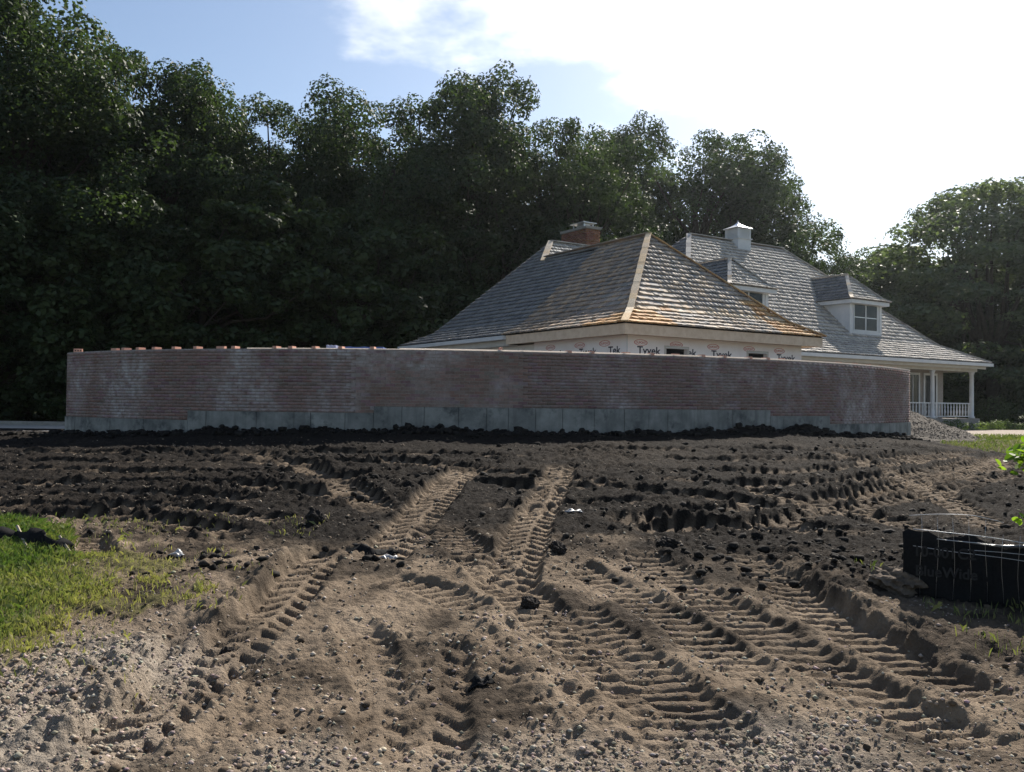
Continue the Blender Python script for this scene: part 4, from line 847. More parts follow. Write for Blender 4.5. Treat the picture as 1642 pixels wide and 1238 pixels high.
M['drivegravel'] = simple('drive_gravel', (0.24, 0.20, 0.165), (0.36, 0.31, 0.26), 7, 0.95, 0.5, 0.02, 0.1, 8)
strip('gravel_path', [(12.6, 30.5), (16, 32.5), (21, 34.5), (28, 36), (40, 37)], 6.5, 0.012, M['drivegravel'], 'bare gravel path between the porch planting and the lawn')
# heap of gravel behind the end of the wall
M['pile'] = simple('crushed_gravel', (0.07, 0.061, 0.052), (0.145, 0.127, 0.108), 22, 0.95, 0.8, 0.03, 0.1, 8)
n = 90; gx, gy = np.meshgrid(np.linspace(-3.2, 3.2, n), np.linspace(-3.2, 3.2, n)); pc = (12.3, 28.6); rr0 = np.hypot(gx, gy*0.95); hh = np.maximum(0, 1.12-0.41*rr0)
hh = hh+(hh > 0)*(0.05*fbm(gx, gy, .5, 301, 3)+0.04*fbm(gx, gy, .12, 305, 3)); hh = np.where(rr0 > 2.85, -0.1, hh)
pz = 0.6+hh; kk = np.arange(n-1)[:, None]*n+np.arange(n-1)[None, :]
pile = mesh_np('gravel_pile', np.stack([gx+pc[0], gy+pc[1], pz], -1).reshape(-1, 3), np.stack([kk, kk+1, kk+n+1, kk+n], -1).reshape(-1, 4), M['pile']); tag(pile, 'heap of brown gravel behind the end of the brick wall', 'gravel heap')
# ------------------------------------------------------------------ scattered lumps
OCT = np.array([(1, 0, 0), (-1, 0, 0), (0, 1, 0), (0, -1, 0), (0, 0, 1), (0, 0, -1)], float); OCTF = np.array([(0, 2, 4), (2, 1, 4), (1, 3, 4), (3, 0, 4), (2, 0, 5), (1, 2, 5), (3, 1, 5), (0, 3, 5)])
ph = (1+5**.5)/2; ICO = np.array([(-1, ph, 0), (1, ph, 0), (-1, -ph, 0), (1, -ph, 0), (0, -1, ph), (0, 1, ph), (0, -1, -ph), (0, 1, -ph), (ph, 0, -1), (ph, 0, 1), (-ph, 0, -1), (-ph, 0, 1)])/1.9
ICOF = np.array([(0, 11, 5), (0, 5, 1), (0, 1, 7), (0, 7, 10), (0, 10, 11), (1, 5, 9), (5, 11, 4), (11, 10, 2), (10, 7, 6), (7, 1, 8), (3, 9, 4), (3, 4, 2), (3, 2, 6), (3, 6, 8), (3, 8, 9), (4, 9, 5), (2, 4, 11), (6, 2, 10), (8, 6, 7), (9, 8, 1)])
def scatter(name, P, size, base, bf, mat, label, colr, flat=0.7, jit=0.28, smooth=False, parent=None, cat='soil'):
    n = len(P); nv = len(base); a = RNG.uniform(0, 2*math.pi, n); v = base[None]*(1+RNG.uniform(-jit, jit, (n, nv, 1)))
    sc = np.stack([RNG.uniform(.75, 1.3, n), RNG.uniform(.75, 1.3, n), RNG.uniform(flat*.75, flat*1.2, n)], -1); v = v*sc[:, None, :]
    c, s_ = np.cos(a)[:, None], np.sin(a)[:, None]; x = v[..., 0]*c-v[..., 1]*s_; y = v[..., 0]*s_+v[..., 1]*c
    v = np.stack([x, y, v[..., 2]], -1)*np.asarray(size)[:, None, None]+P[:, None, :]
    f = (bf[None]+nv*np.arange(n)[:, None, None]).reshape(-1, 3)
    o = mesh_np(name, v.reshape(-1, 3), f, mat, parent, np.repeat(np.concatenate([colr, np.ones((n, 1))], 1), nv, 0), smooth); o['kind'] = 'stuff'
    if not parent: tag(o, label, cat)
    return o
M['pebble'] = tinted('pebble_stone', 0.3, 60, 0.95, 0.1, 0.2, 0.003); M['clod'] = tinted('soil_clod', 0.3, 40, 0.92, 0.12, 0.6, 0.01)
def fan_points(n, y0, y1, tmax=0.7, power=1.0):
    Y = y0*(y1/y0)**(RNG.uniform(0, 1, n)**power); X = Y*RNG.uniform(-tmax, tmax, n); return X, Y
X, Y = fan_points(90000, 3.0, 8.6); gr = gmask(ggrav, X, Y); ta = gmask(gtan, X, Y); tu = gmask(gturf, X, Y)
cl2 = ss(-0.1, 0.5, fbm(X, Y, 0.7, 400, 3)); keep = RNG.uniform(0, 1, len(X)) < (0.04+0.75*gr+0.2*cl2)*ta*(1-tu); X, Y = X[keep][:21000], Y[keep][:21000]; n = len(X)
sz_ = 0.0045+0.009*RNG.uniform(0, 1, n)**3.0*1.4; c = np.array([0.33, 0.28, 0.23])*RNG.uniform(.45, 1.35, (n, 1))*(1+RNG.normal(0, .05, (n, 3)))
scatter('pebbles', np.stack([X, Y, hz(X, Y)+sz_*0.3], -1), sz_, OCT*1.1, OCTF, M['pebble'], 'small pale and brown pebbles strewn over the tan dirt', c, cat='pebbles')
X, Y = fan_points(7000, 6.5, 21.0, 0.75); ta = gmask(gtan, X, Y); tu = gmask(gturf, X, Y); cl2 = ss(-0.15, 0.4, fbm(X, Y, 1.2, 410, 3)); yw = ywall(X)
keep = (RNG.uniform(0, 1, len(X)) < (0.15+0.85*cl2)*(1-ta*0.85)*(1-tu)) & ((Y < yw-0.1) | (X < WX0) | (X > WX1)) & (Y < yw+1.5); X, Y = X[keep], Y[keep]; n = len(X); sz_ = 0.010+0.042*RNG.uniform(0, 1, n)**3
c = np.array([0.020, 0.0175, 0.0155])*RNG.uniform(.6, 1.5, (n, 1)); scatter('soil_clods', np.stack([X, Y, hz(X, Y)+sz_*0.35], -1), sz_, ICO, ICOF, M['clod'], 'loose black clods of topsoil lying over the churned ground', c, jit=.45)
X, Y = fan_points(16000, 7.0, 20.0, 0.72); ta = gmask(gtan, X, Y); tu = gmask(gturf, X, Y); cl2 = ss(0.0, 0.4, fbm(X*.6, Y, 0.9, 430, 3)); yw = ywall(X)
k = (RNG.uniform(0, 1, len(X)) < (0.12+0.6*cl2+.5*ta)) & (Y < yw-1.2) & (tu < .5); X, Y = X[k], Y[k]; n = len(X); sz_ = 0.006+0.016*RNG.uniform(0, 1, n)**2
scatter('glint_crumbs', np.stack([X, Y, hz(X, Y)+sz_*0.4], -1), sz_, OCT, OCTF, M['clod'], 'pale flecks standing in for sun glints on the black topsoil', np.array([0.26, 0.215, 0.165])*RNG.uniform(.35, 1.3, (n, 1)), jit=.35)  # pale-coloured flecks added to imitate sun glinting on the dark soil
S = RNG.uniform(-1.5, SL-.4, 900); P = np.array([np.append(wpt(max(s, 0.01))[0]+wpt(max(s, .01))[2]*RNG.uniform(.02, .7)+np.array([min(s, 0), 0]), 0) for s in S]); sz_ = 0.03+0.06*RNG.uniform(0, 1, 900)**2; P[:, 2] = hz(P[:, 0], P[:, 1])+sz_*.4
scatter('berm_clods', P, sz_, ICO, ICOF, M['clod'], 'black lumps of earth heaped against the foot of the wall', np.array([0.018, 0.016, 0.0145])*RNG.uniform(.6, 1.4, (900, 1)), jit=.3)
X, Y = fan_points(1500, 3.4, 9.0, .7); ta = gmask(gtan, X, Y); k = (RNG.uniform(0, 1, len(X)) < .6*ta+.1); X, Y = X[k], Y[k]; n = len(X); sz_ = 0.007+0.018*RNG.uniform(0, 1, n)**3
scatter('dirt_lumps', np.stack([X, Y, hz(X, Y)+sz_*0.3], -1), sz_, ICO, ICOF, M['clod'], 'brown crumbs of dirt scattered between the wheel tracks', np.array([0.14, 0.105, 0.075])*RNG.uniform(.4, 1.25, (n, 1)), jit=.3)
r = 2.75*np.sqrt(RNG.uniform(0, 1, 6000)); a = RNG.uniform(0, 2*math.pi, 6000); X = r*np.cos(a); Y = r*np.sin(a); pzv = 0.6+np.maximum(0, 1.12-.41*np.hypot(X, Y*.95))+.05*fbm(X, Y, .5, 301, 3)+.04*fbm(X, Y, .12, 305, 3)
sz_ = RNG.uniform(.012, .03, 6000); scatter('gravel', np.stack([X+pc[0], Y+pc[1], pzv], -1), sz_, OCT, OCTF, M['pebble'], None, np.array([0.12, 0.105, 0.09])*RNG.uniform(.5, 1.4, (6000, 1)), parent=pile)
print('scatter', round(time.time()-T0, 1))
# ------------------------------------------------------------------ grass
def blades(name, X, Y, Z, hgt, wid, tint, label):
    n = len(X); a = RNG.uniform(0, 2*math.pi, n); l = RNG.normal(0, .55, n); b = RNG.uniform(0, 2*math.pi, n)
    wx, wy = np.cos(a)*wid/2, np.sin(a)*wid/2; tx, ty_ = np.cos(b)*l*hgt, np.sin(b)*l*hgt
    V = np.stack([np.stack([X-wx, Y-wy, Z-.01], -1), np.stack([X+wx, Y+wy, Z-.01], -1), np.stack([X+wx*.6+tx*.4, Y+wy*.6+ty_*.4, Z+hgt*.6], -1), np.stack([X+tx, Y+ty_, Z+hgt*(1-.25*np.abs(l).clip(0, 1.2))], -1)], 1)
    o = mesh_np(name, V.reshape(-1, 3), np.arange(4*n).reshape(-1, 4), M['grass'], None, np.repeat(np.stack([tint, tint, tint, np.ones(n)], -1), 4, 0)); return tag(o, label, 'grass', kind='stuff')
gb = np.array(GRASSG); n = 120000; X = RNG.uniform(gb[:, 0].min()-.2, gb[:, 0].max()+.3, n); Y = RNG.uniform(gb[:, 1].min()-.2, gb[:, 1].max()+.2, n)
ins_ = inpoly(X+.2*fbm(X, Y, .4, 71, 3), Y+.3*fbm(X, Y, .4, 72, 3), GRASSG); edge = np.clip((X+4.25+0.45*fbm(X, Y, .8, 77, 3)+(6.8-Y)*-.18)/1.3, 0, 1)   # worn towards the tracks
dens = np.where(ins_, 1-0.93*edge+0.7*(fbm(X, Y, .3, 73, 3) > .2)*edge, .03*(fbm(X, Y, .5, 74, 2) > 0)); k = (RNG.uniform(0, 1, n) < dens) & (np.abs(X/Y) < .82); X, Y, e = X[k], Y[k], edge[k]
blades('lawn_grass', X, Y, hz(X, Y), RNG.uniform(.035, .11, len(X))*(1-.45*e), .007+0*X, np.clip(e*.62+RNG.uniform(-.15, .35, len(X))+.25*fbm(X, Y, .4, 79, 2), 0, 1), 'green turf turning straw coloured where wheels have torn it')
n = 14000; X = RNG.uniform(11.8, 24, n); Y = RNG.uniform(22.5, 30.5, n); k = (np.hypot(X-pc[0], Y-pc[1]) > 2.6) & (X/Y < .8) & (X > 12.4+.5*fbm(X, Y, 1, 75, 3)); X, Y = X[k], Y[k]
blades('verge_grass', X, Y, hz(X, Y), RNG.uniform(.05, .13, len(X)), .016+0*X, RNG.uniform(0, .45, len(X)), 'short green grass strip between the mud and the gravel path')
X, Y = fan_points(5200, 5.2, 7.2, .62); k = (X > 2.8) & (fbm(X, Y, .35, 480, 2) > .12); X, Y = X[k], Y[k]; blades('weed_tufts', X, Y, hz(X, Y), RNG.uniform(.025, .09, len(X)), .006+0*X, RNG.uniform(.1, .6, len(X)), 'thin weeds growing round the wire-backed silt fence')
# ------------------------------------------------------------------ trees
def leaves(cent, rad, per, size, seed, squash=.8, droop=0.0, lumpy=.28):
    rg = np.random.default_rng(seed); Ps = []; Ns = []; Ts = []
    for i, (c, r) in enumerate(zip(cent, rad)):
        n = int(per*(r/np.mean(rad))**2); d = rg.normal(0, 1, (n, 3)); d /= np.linalg.norm(d, axis=1)[:, None]
        lump = 1+lumpy*np.sin(d[:, 0]*5+i)*np.sin(d[:, 1]*6+2*i)+lumpy*.5*np.sin(d[:, 2]*9+i)
        rr = r*(rg.uniform(0.45, 1.0, n)**.40)*lump; p = c+d*rr[:, None]*[1, 1, squash]; p[:, 2] -= droop*(rr**2)*rg.uniform(.3, 1, n)
        Ps.append(p); Ns.append(d*1.2+rg.normal(0, .55, (n, 3))+[0, 0, .35]); Ts.append(np.clip(rg.uniform(0, .9)+rg.normal(0, .2, n), 0, 1))
    P = np.concatenate(Ps); Nn = np.concatenate(Ns); T = np.concatenate(Ts); n = len(P); Nn /= np.linalg.norm(Nn, axis=1)[:, None]
    t = np.cross(Nn, rg.normal(0, 1, (n, 3))); t /= np.linalg.norm(t, axis=1)[:, None]; b = np.cross(Nn, t); s_ = size*rg.uniform(.6, 1.4, n)[:, None]
    V = np.stack([P-t*s_*.55, P+b*s_*.34+Nn*s_*.10, P+t*s_*.55-Nn*s_*.12, P-b*s_*.34+Nn*s_*.10], 1)
    return V.reshape(-1, 3), np.arange(4*n).reshape(-1, 4), np.repeat(np.stack([T, T, T, np.ones(n)], -1), 4, 0)
def oak_proto(seed, Ht=16.0, R=5.0, low=.10, ncl=64, per=640, size=.20, top=1.0):
    rg = np.random.default_rng(seed); cent = []; rad = []
    while len(cent) < ncl:
        z = rg.uniform(low, .97); a = rg.uniform(0, 2*math.pi); prof = math.sin(math.pi*min(1, (z-low*.6)/(1.06-low*.6))**.8)**.75
        q = (rg.uniform(.25, 1)**.5)*R*prof*(1+.22*math.sin(3*a+seed)); cent.append((q*math.cos(a), q*math.sin(a), z*Ht)); rad.append(Ht*rg.uniform(.070, .135)*(1.0 if z < .85 else .8))
    sc_, sr_ = [], []                               # each limb end carries a head of smaller rounded tufts
    for c, r in zip(cent, rad):
        for k in range(8):
            d = rg.normal(0, 1, 3); d[2] = d[2]*.8+.35; d /= np.linalg.norm(d); sc_.append(np.array(c)+d*r*rg.uniform(.55, .95)); sr_.append(r*rg.uniform(.34, .52))
    return np.array(cent), np.array(rad), leaves(np.array(sc_), np.array(sr_), per/8, size, seed, .85, lumpy=.12)
def tree_meshes(name, seed, mat, **kw):
    Ht = kw.get('Ht', 16.0); cent, rad, (V, F, K) = oak_proto(seed, **kw); me_name = name
    o = mesh_np('crown', V, F, mat, None, K); cm_ = o.data; bpy.data.objects.remove(o)
    rg = np.random.default_rng(seed+5); mb = MB(); tr = [(0, 0, -.5)]; x = y = 0
    for k in range(1, 7): x += rg.normal(0, .18); y += rg.normal(0, .18); tr.append((x, y, Ht*.13*k))
    mb.tube(tr, [Ht*.026*(1-.13*k) for k in range(7)], 9)
    for i in rg.choice(len(cent), min(26, len(cent)), replace=False):
        c = cent[i]; z0 = max(Ht*.12, c[2]*.62); b0 = np.array([np.interp(z0, [p[2] for p in tr], [p[0] for p in tr]), np.interp(z0, [p[2] for p in tr], [p[1] for p in tr]), z0]); m = (b0+c)/2+rg.normal(0, .4, 3)+[0, 0, -.3]
        mb.tube([b0, (b0+m)/2+rg.normal(0, .15, 3), m, c], [Ht*.009, Ht*.007, Ht*.0045, Ht*.002], 5, False)
    o = mb.build('trunk', M['bark'], None, True); tm = o.data; bpy.data.objects.remove(o); return cm_, tm
PROT = [tree_meshes('oak', 21+i, M['oak'], Ht=16.0, R=4.8+.5*(i % 2), ncl=42+5*i, per=1230, size=.15, low=.10+.05*(i == 1)) for i in range(3)]
BUSH = [tree_meshes('bush', 51+i, M['bush'], Ht=7.0, R=3.0, ncl=40, per=560, size=.15, low=.06) for i in range(2)]
def place_tree(name, prot, px, D, Ht, base, rot, label, cat='tree', group=None, sx=1.0):
    X = (px-CX)/FPX*D; z = float(zb(X, D)); o = empty(name, (X, D, z-.03)); o.rotation_euler = (0, 0, rot); s_ = Ht/base; o.scale = (s_*sx, s_*sx, s_)
    for nm, me in (('crown', prot[0]), ('trunk', prot[1])):
        c = bpy.data.objects.new(nm, me); C.objects.link(c); c.parent = o
    return tag(o, label, cat, group)
WOOD = 'oaks of the wood behind the driveway'
def top(px, y, D): return ((644+.0115*(px-821)-y)/FPX*D+1.0)*(.945 if px < 1300 else 1)
spec = [(-130, 34, -120, 1.1), (30, 35, -5, 1.05), (150, 40, 55, .9), (260, 39, 88, .9), (335, 42, 120, .8), (425, 42, 150, .85), (505, 45, 178, .8), (610, 44, 118, .95), (690, 48, 150, .9), (765, 46, 112, .95), (850, 50, 150, .9), (925, 48, 180, .9), (1010, 60, 190, .8), (1100, 58, 172, 1.05), (1172, 61, 205, .92), (1225, 62, 275, .68), (1310, 72, 385, .9)]
OAKS = ['oak past the driveway bend beside the tallest oak, lower limbs hidden', 'tallest oak of the wood, standing at the driveway bend', 'oak beside the tallest one, behind the free end of the wall', 'round-topped oak behind the brick stood on its edge', 'oak behind the row of sunlit bricks, before the treeline dip', 'lower oak where the treeline starts to dip behind the loose bricks', 'lowest-crowned front oak in the dip of the treeline',
 'tall oak between the treeline dip and the blue wrapped stacks', 'oak squeezed between the two tall middle oaks', 'tall oak above the low far hip of the rear roof', 'oak between the tall middle oaks and the chimney', 'oak rising directly behind the brick chimney', 'oak filling the treeline notch above the wing roof peak', 'highest oak behind the main ridge, between notch and cupola', 'oak rising directly behind the cupola', 'outermost oak beyond the cupola, crown edge against bright sky', 'small distant tree in the gap between oaks and locust']
for i, (px, D, y, sx_) in enumerate(spec):
    lab = OAKS[i]
    place_tree('oak_tree', PROT[i % 3], px, D, top(px, y, D), 16.0, i*1.9, lab, group=WOOD, sx=sx_*1.06)
for i, (px, D, y) in enumerate([(-200, 46, 10), (-60, 50, 60), (90, 52, 110), (210, 54, 160), (310, 56, 200), (400, 55, 240), (560, 58, 250), (650, 60, 215), (820, 62, 230), (960, 64, 260)]):
    place_tree('oak_tree', PROT[(i+1) % 3], px, D, top(px, y, D), 16.0, i*2.3+1, 'oak in the back row of the wood, mostly hidden', group='back row of the wood', sx=1.1)
for i, (px, D, h) in enumerate([(-60, 33, 8), (25, 33.5, 9), (95, 34, 8), (170, 34.5, 9), (245, 35, 8.5), (320, 35.5, 9), (395, 36.5, 9), (470, 38, 9.5), (545, 39.5, 9.5), (620, 42, 10), (700, 44, 10.5), (790, 46, 11), (-10, 39, 10), (135, 40, 10.5), (285, 41, 10.5), (440, 43, 11), (590, 46, 11), (870, 50, 11), (1000, 54, 11), (1120, 54, 10), (1220, 56, 10)]):
    place_tree('understorey_tree', BUSH[i % 2], px, D, h, 7.0, i*2.1, 'low dark leafy understorey tree filling the shade below the oaks', group='understorey below the oaks', sx=1.25)
# locust at the right: flat feathery sprays on spreading limbs
rg = np.random.default_rng(77); cent = []; rad = []
for k in range(230):
    z = rg.uniform(.10, 1); a = rg.uniform(0, 2*math.pi); pr = (1-max(0, z-.55)/.5)**.6 if z > .55 else .8+.2*z/.55; q = rg.uniform(.15, 1)**.55*6.3*pr; cent.append((q*math.cos(a), q*math.sin(a), z*13.2-.012*q*q)); rad.append(rg.uniform(.7, 1.5))
Vl, Fl, Kl = leaves(np.array(cent), np.array(rad), 300, .17, 78, squash=.36, droop=.10); o = mesh_np('crown', Vl, Fl, M['locust'], None, Kl); lm = o.data; bpy.data.objects.remove(o)
mb = MB(); mb.tube([(0, 0, -.5), (.1, 0, 2), (.0, .1, 3.6)], [.34, .27, .22], 10)
for i in range(14):
    c = np.array(cent[i*8]); a = math.atan2(c[1], c[0]); m1 = np.array([math.cos(a)*1.2, math.sin(a)*1.2, 5.0+i*.25]); mb.tube([(0, .1, 3.3), m1*[1, 1, .8], (m1+c)/2+[0, 0, .6], c], [.14, .10, .06, .02], 6, False)
o = mb.build('trunk', M['bark'], None, True); lt = o.data; bpy.data.objects.remove(o)
place_tree('locust_tree', (lm, lt), 1590, 60, top(1590, 288, 60), 13.6, .4, 'feathery spreading locust tree beside the porch', sx=1.28)
place_tree('locust_tree', (lm, lt), 1770, 66, top(1770, 280, 66), 13.6, 2.2, 'second locust tree set back beyond the porch locust')
for i, (px, D, h) in enumerate([(1395, 66, 11), (1455, 68, 12.5), (1520, 69, 13), (1600, 69, 13), (1680, 69, 13), (1340, 70, 9.5), (1440, 76, 14.5), (1560, 78, 16), (1660, 78, 16)]):
    place_tree('understorey_tree', BUSH[i % 2], px, D, h, 7.0, i*1.3, 'dense leafy shrub tree in the shade beyond the locust', group='shrub trees beyond the locust', sx=1.2)
# hedge and border beside the porch
def shrub(name, spots, per, size, mat, label, cat, seed):
    c = np.array([(x, y, z) for x, y, z, r in spots]); r = np.array([q[3] for q in spots]); V, F, K = leaves(c, r, per, size, seed, .85); o = empty(name, tuple(c.mean(0)*[1, 1, 0]+[0, 0, .6])); mesh_np('foliage', V, F, mat, o, K)
    mb = MB()
    for q in c: mb.tube([(q[0], q[1], .5), (q[0]+.05, q[1], q[2])], [.03, .012], 5, False)
    mb.build('stem', M['bark'], o); return tag(o, label, cat)
hs = [(25.0+k*.6, 46.0+.3*math.sin(k), 1.15+.3*math.sin(k*1.7), .85) for k in range(9)]; shrub('hedge', hs, 700, .09, M['bush'], 'clipped dark green hedge past the end of the porch', 'hedge', 91)
for j in range(4):
    sp = [(19.2+j*2.5+k*.55, 38.6+j*.55+.2*math.sin(k+j), .72+.07*math.sin(k*2.1), .30) for k in range(5)]
    shrub('border_plant', sp, 420, .06, M['cover'], ('leafy border plants at the foot of the porch columns', 'leafy border plants just past the corner porch column', 'leafy border plants in front of the hedge', 'leafy border plants at the far hedge end')[j], 'border plants', 95+j)
print('trees', round(time.time()-T0, 1))
# ------------------------------------------------------------------ blue wrapped stacks behind the wall
def stack(px0, px1, D, ztop, mat, label):
    x0, x1 = (px0-CX)/FPX*D, (px1-CX)/FPX*D; o = empty('wrapped_stack', ((x0+x1)/2, D, float(zb((x0+x1)/2, D)))); z0 = float(zb((x0+x1)/2, D))
    p = MB()
    for k in range(3): p.box(x0, x1, D+k*.42, D+k*.42+.1, z0-.03, z0+.09)
    p.build('pallet_bearer', M['pallet'], o)
    for k in range(5): q = MB(); q.box(x0, x1, D+k*.22, D+k*.22+.14, z0+.091, z0+.115); q.build('pallet_board', M['pallet'], o)
    q = MB(); n = 8
    for k in range(n):
        a, b = x0+(x1-x0)*k/n, x0+(x1-x0)*(k+1)/n; j = .012*math.sin(k*1.9); j2 = .012*math.sin((k+1)*1.9)
        q.hexa([(a, D+j, z0+.116), (b, D+j2, z0+.116), (b, D+1, z0+.116), (a, D+1, z0+.116), (a, D+.02+j, ztop+j*.8), (b, D+.02+j2, ztop+j2*.8), (b, D+.98, ztop), (a, D+.98, ztop)])
    q.build('plastic_wrap', M[mat], o); return tag(o, label, 'stack')
stack(522, 537, 20.6, 2.885, 'bluegrey', 'narrow pale blue wrapped stack showing over the wall top'); stack(552, 613, 20.8, 2.865, 'blue', 'wide dark blue wrapped stack showing over the wall top')
# ------------------------------------------------------------------ wire-backed silt fence on the right
def fence_pt(px, z):
    p = np.interp(px, [1447, 1520, 1600, 1700, 1850], [6.45, 6.30, 6.22, 6.05, 5.7]); return np.array([(px-CX)/FPX*p, p, z])
PX = np.linspace(1449, 1850, 40); sf = empty('silt_fence', tuple(fence_pt(1449, .15))); tag(sf, 'black silt fence fabric backed with wire mesh, faint printed lettering', 'fence'); V = []; F = []
for i, px in enumerate(PX):
    wv = .024*math.sin(i*.9)+.012*math.sin(i*2.3); g0 = float(hz(*fence_pt(px, 0)[:2])); tz = .675-.05*ss(1540, 1600, px)+.02*math.sin(i*.7)+.012*math.sin(i*1.9)
    for k, fz in enumerate(np.linspace(0, 1, 7)):
        q = fence_pt(px, g0-.06+(tz-g0+.06)*fz); q[1] += wv*math.sin(fz*3)+.012*math.sin(fz*7+i*.6); V.append(q)
for i in range(39):
    for k in range(6): F.append((i*7+k, i*7+7+k, i*7+8+k, i*7+k+1))
fb = mesh_np('fabric', V, F, M['black_fabric'], sf, None, True); sol = fb.modifiers.new('thickness', 'SOLIDIFY'); sol.thickness = .004
tb = MB(); tb.tube([fence_pt(px, .622+.008*math.sin(px*.05)) + np.array([0, -.02, 0]) for px in np.linspace(1545, 1850, 26)], [.004+.010*float(ss(1545, 1620, q)) for q in np.linspace(1545, 1850, 26)], 7); M['shinyfold'] = simple('fabric_fold', (.03, .03, .03), (.05, .05, .05), 60, .24, .25, .004, .6); tb.build('top_fold', M['shinyfold'], sf, True)
for zf, x0, x1, r in [(lambda p: .80+.03*math.sin((p-1455)/150*3.0)-.0004*max(p-1560, 0), 1456, 1606, .0022), (lambda p: .705+.012*math.sin((p-1455)/60)-.0003*(p-1455), 1462, 1850, .0032), (lambda p: .655-.0002*(p-1455), 1500, 1850, .0022), (lambda p: .59-.0001*(p-1455), 1548, 1850, .002), (lambda p: .585-.00032*(p-1455), 1462, 1850, .002)]:
    q = MB(); q.tube([fence_pt(p, zf(p))+np.array([0, -.03, 0]) for p in np.linspace(x0, x1, 24)], r, 5); q.build('line_wire', M['wire'], sf, True)
for p in range(1474, 1850, 26):
    q = MB(); t_ = .80 if p < 1600 else .70; q.tube([fence_pt(p+2*math.sin(k+p), .22+(t_-.22)*k/5)+np.array([0, -.034, 0]) for k in range(6)], .0008, 4); q.build('stay_wire', M['wire'], sf, True)
for p in (1705,): q = MB(); c = fence_pt(p, 0); q.box(c[0]-.02, c[0]+.02, c[1]+.03, c[1]+.07, -.1, .74); q.build('stake', M['stake'], sf)
for txt, p, z in (('10-001', 1495, .515), ('C2', 1546, .515), ('Blue', 1485, .375), ('Wide', 1535, .375)):
    d = fence_pt(1560, 0)-fence_pt(1460, 0); d /= np.linalg.norm(d); put_text(text_mesh(txt, .105, 'lettering'), 'lettering', M['fabric_print'], fence_pt(p, z)+np.array([0, -.045, 0]), d, sf, .95)
# ------------------------------------------------------------------ flattened silt fence in the turf on the left
P0 = [gp(*q) for q in [(-60, 878), (0, 880), (30, 884), (60, 890), (90, 893), (118, 897)]]; P0 = smooth_path(P0, 6); sl = empty('silt_fence', (P0[0][0], P0[0][1], float(hz(*P0[0])))); tag(sl, 'flattened black silt fence strip sagging in the turf', 'fence'); V = []; F = []
for i, p in enumerate(P0):
    g0 = float(hz(p[0], p[1])); tp = (.14+.03*math.sin(i*.5)+.015*math.sin(i*1.3))*float(ss(len(P0)-1, len(P0)-8, i))+.015
    for k in range(5): f_ = k/4; V.append((p[0]+.02*math.sin(i*1.3+k), p[1]+.05*math.sin(f_*2.2+i*.7)+.06*f_, g0-.02+tp*f_))
for i in range(len(P0)-1):
    for k in range(4): F.append((i*5+k, i*5+5+k, i*5+6+k, i*5+k+1))
fb = mesh_np('fabric', V, F, M['black_fabric'], sl, None, True); sol = fb.modifiers.new('thickness', 'SOLIDIFY'); sol.thickness = .004
a, b = gp(27, 872), gp(50, 893); q = MB(); q.tube([(a[0], a[1], float(hz(*a))+.12), (b[0], b[1]-.05, float(hz(*b))+.03)], .014, 4); q.build('stake', M['stake'], sl)
a, b = gp(98, 882), gp(122, 899); q = MB(); q.tube([(a[0], a[1]-.03, float(hz(*a))+.09), (b[0], b[1]-.05, float(hz(*b))+.02)], .012, 4); q.build('stake', M['stake'], sl)
# ------------------------------------------------------------------ scraps and lumps
def rag(name, px, py, sx_, sy_, hgt, mat, label, seed, cat='scrap'):
    g0 = gp(px, py); rg = np.random.default_rng(seed); n = 9; V = []; F = []
    for i in range(n):
        for j in range(n):
            a, b = (i/(n-1)-.5), (j/(n-1)-.5); e = 1+.3*math.sin(5*math.atan2(b, a)+seed); x = g0[0]+a*sx_*e; y = g0[1]+b*sy_*e; V.append((x, y, float(hz(x, y))+.008+hgt*abs(math.sin(a*5+seed)*math.cos(b*4+seed))*(1-2*max(abs(a), abs(b)))**.3+rg.uniform(0, .01)))
    for i in range(n-1):
        for j in range(n-1): F.append((i*n+j, i*n+n+j, i*n+n+j+1, i*n+j+1))
    o = mesh_np(name, V, F, mat, None, None, True); s_ = o.modifiers.new('thickness', 'SOLIDIFY'); s_.thickness = .003; return tag(o, label, cat)
rag('plastic_scrap', 600, 880, .36, .16, .07, M['black_fabric'], 'crumpled black plastic scrap beside the left wheel track', 3)
rag('plastic_scrap', 622, 892, .15, .10, .04, M['white_plastic'], 'torn grey-white plastic scrap beside the crumpled black one', 5); rag('plastic_scrap', 284, 896, .10, .07, .05, M['white_plastic'], 'small white plastic shred at the edge of the turf', 8)
rag('plastic_scrap', 772, 1103, .12, .08, .045, M['black_fabric'], 'small black plastic knot lying on the bare tan dirt', 9); rag('plastic_scrap', 920, 828, .16, .09, .03, M['white_plastic'], 'pale ribbed plastic scrap beside the chevron wheel track', 12)
def lump(px, py, r, mat, label, seed, flat=.6):
    g0 = gp(px, py); import bmesh; bm = bmesh.new(); bmesh.ops.create_icosphere(bm, subdivisions=4, radius=1)
    co = np.array([v.co[:] for v in bm.verts]); f = 1+.42*fbm(co[:, 0]*1+co[:, 2], co[:, 1]+co[:, 2]*.7, .7, seed, 3)+.3*fbm(co[:, 0]+co[:, 2]*.9, co[:, 1]-co[:, 2], .2, seed+3, 3)
    for v, k in zip(bm.verts, f): v.co = Vector((v.co.x*k*r, v.co.y*k*r, v.co.z*k*r*flat))
    me = bpy.data.meshes.new('earth_lump'); bm.to_mesh(me); bm.free(); me.materials.append(mat); o = bpy.data.objects.new('earth_lump', me); C.objects.link(o); o.location = (g0[0], g0[1], float(hz(*g0))+r*flat*.35); return tag(o, label, 'earth lump')
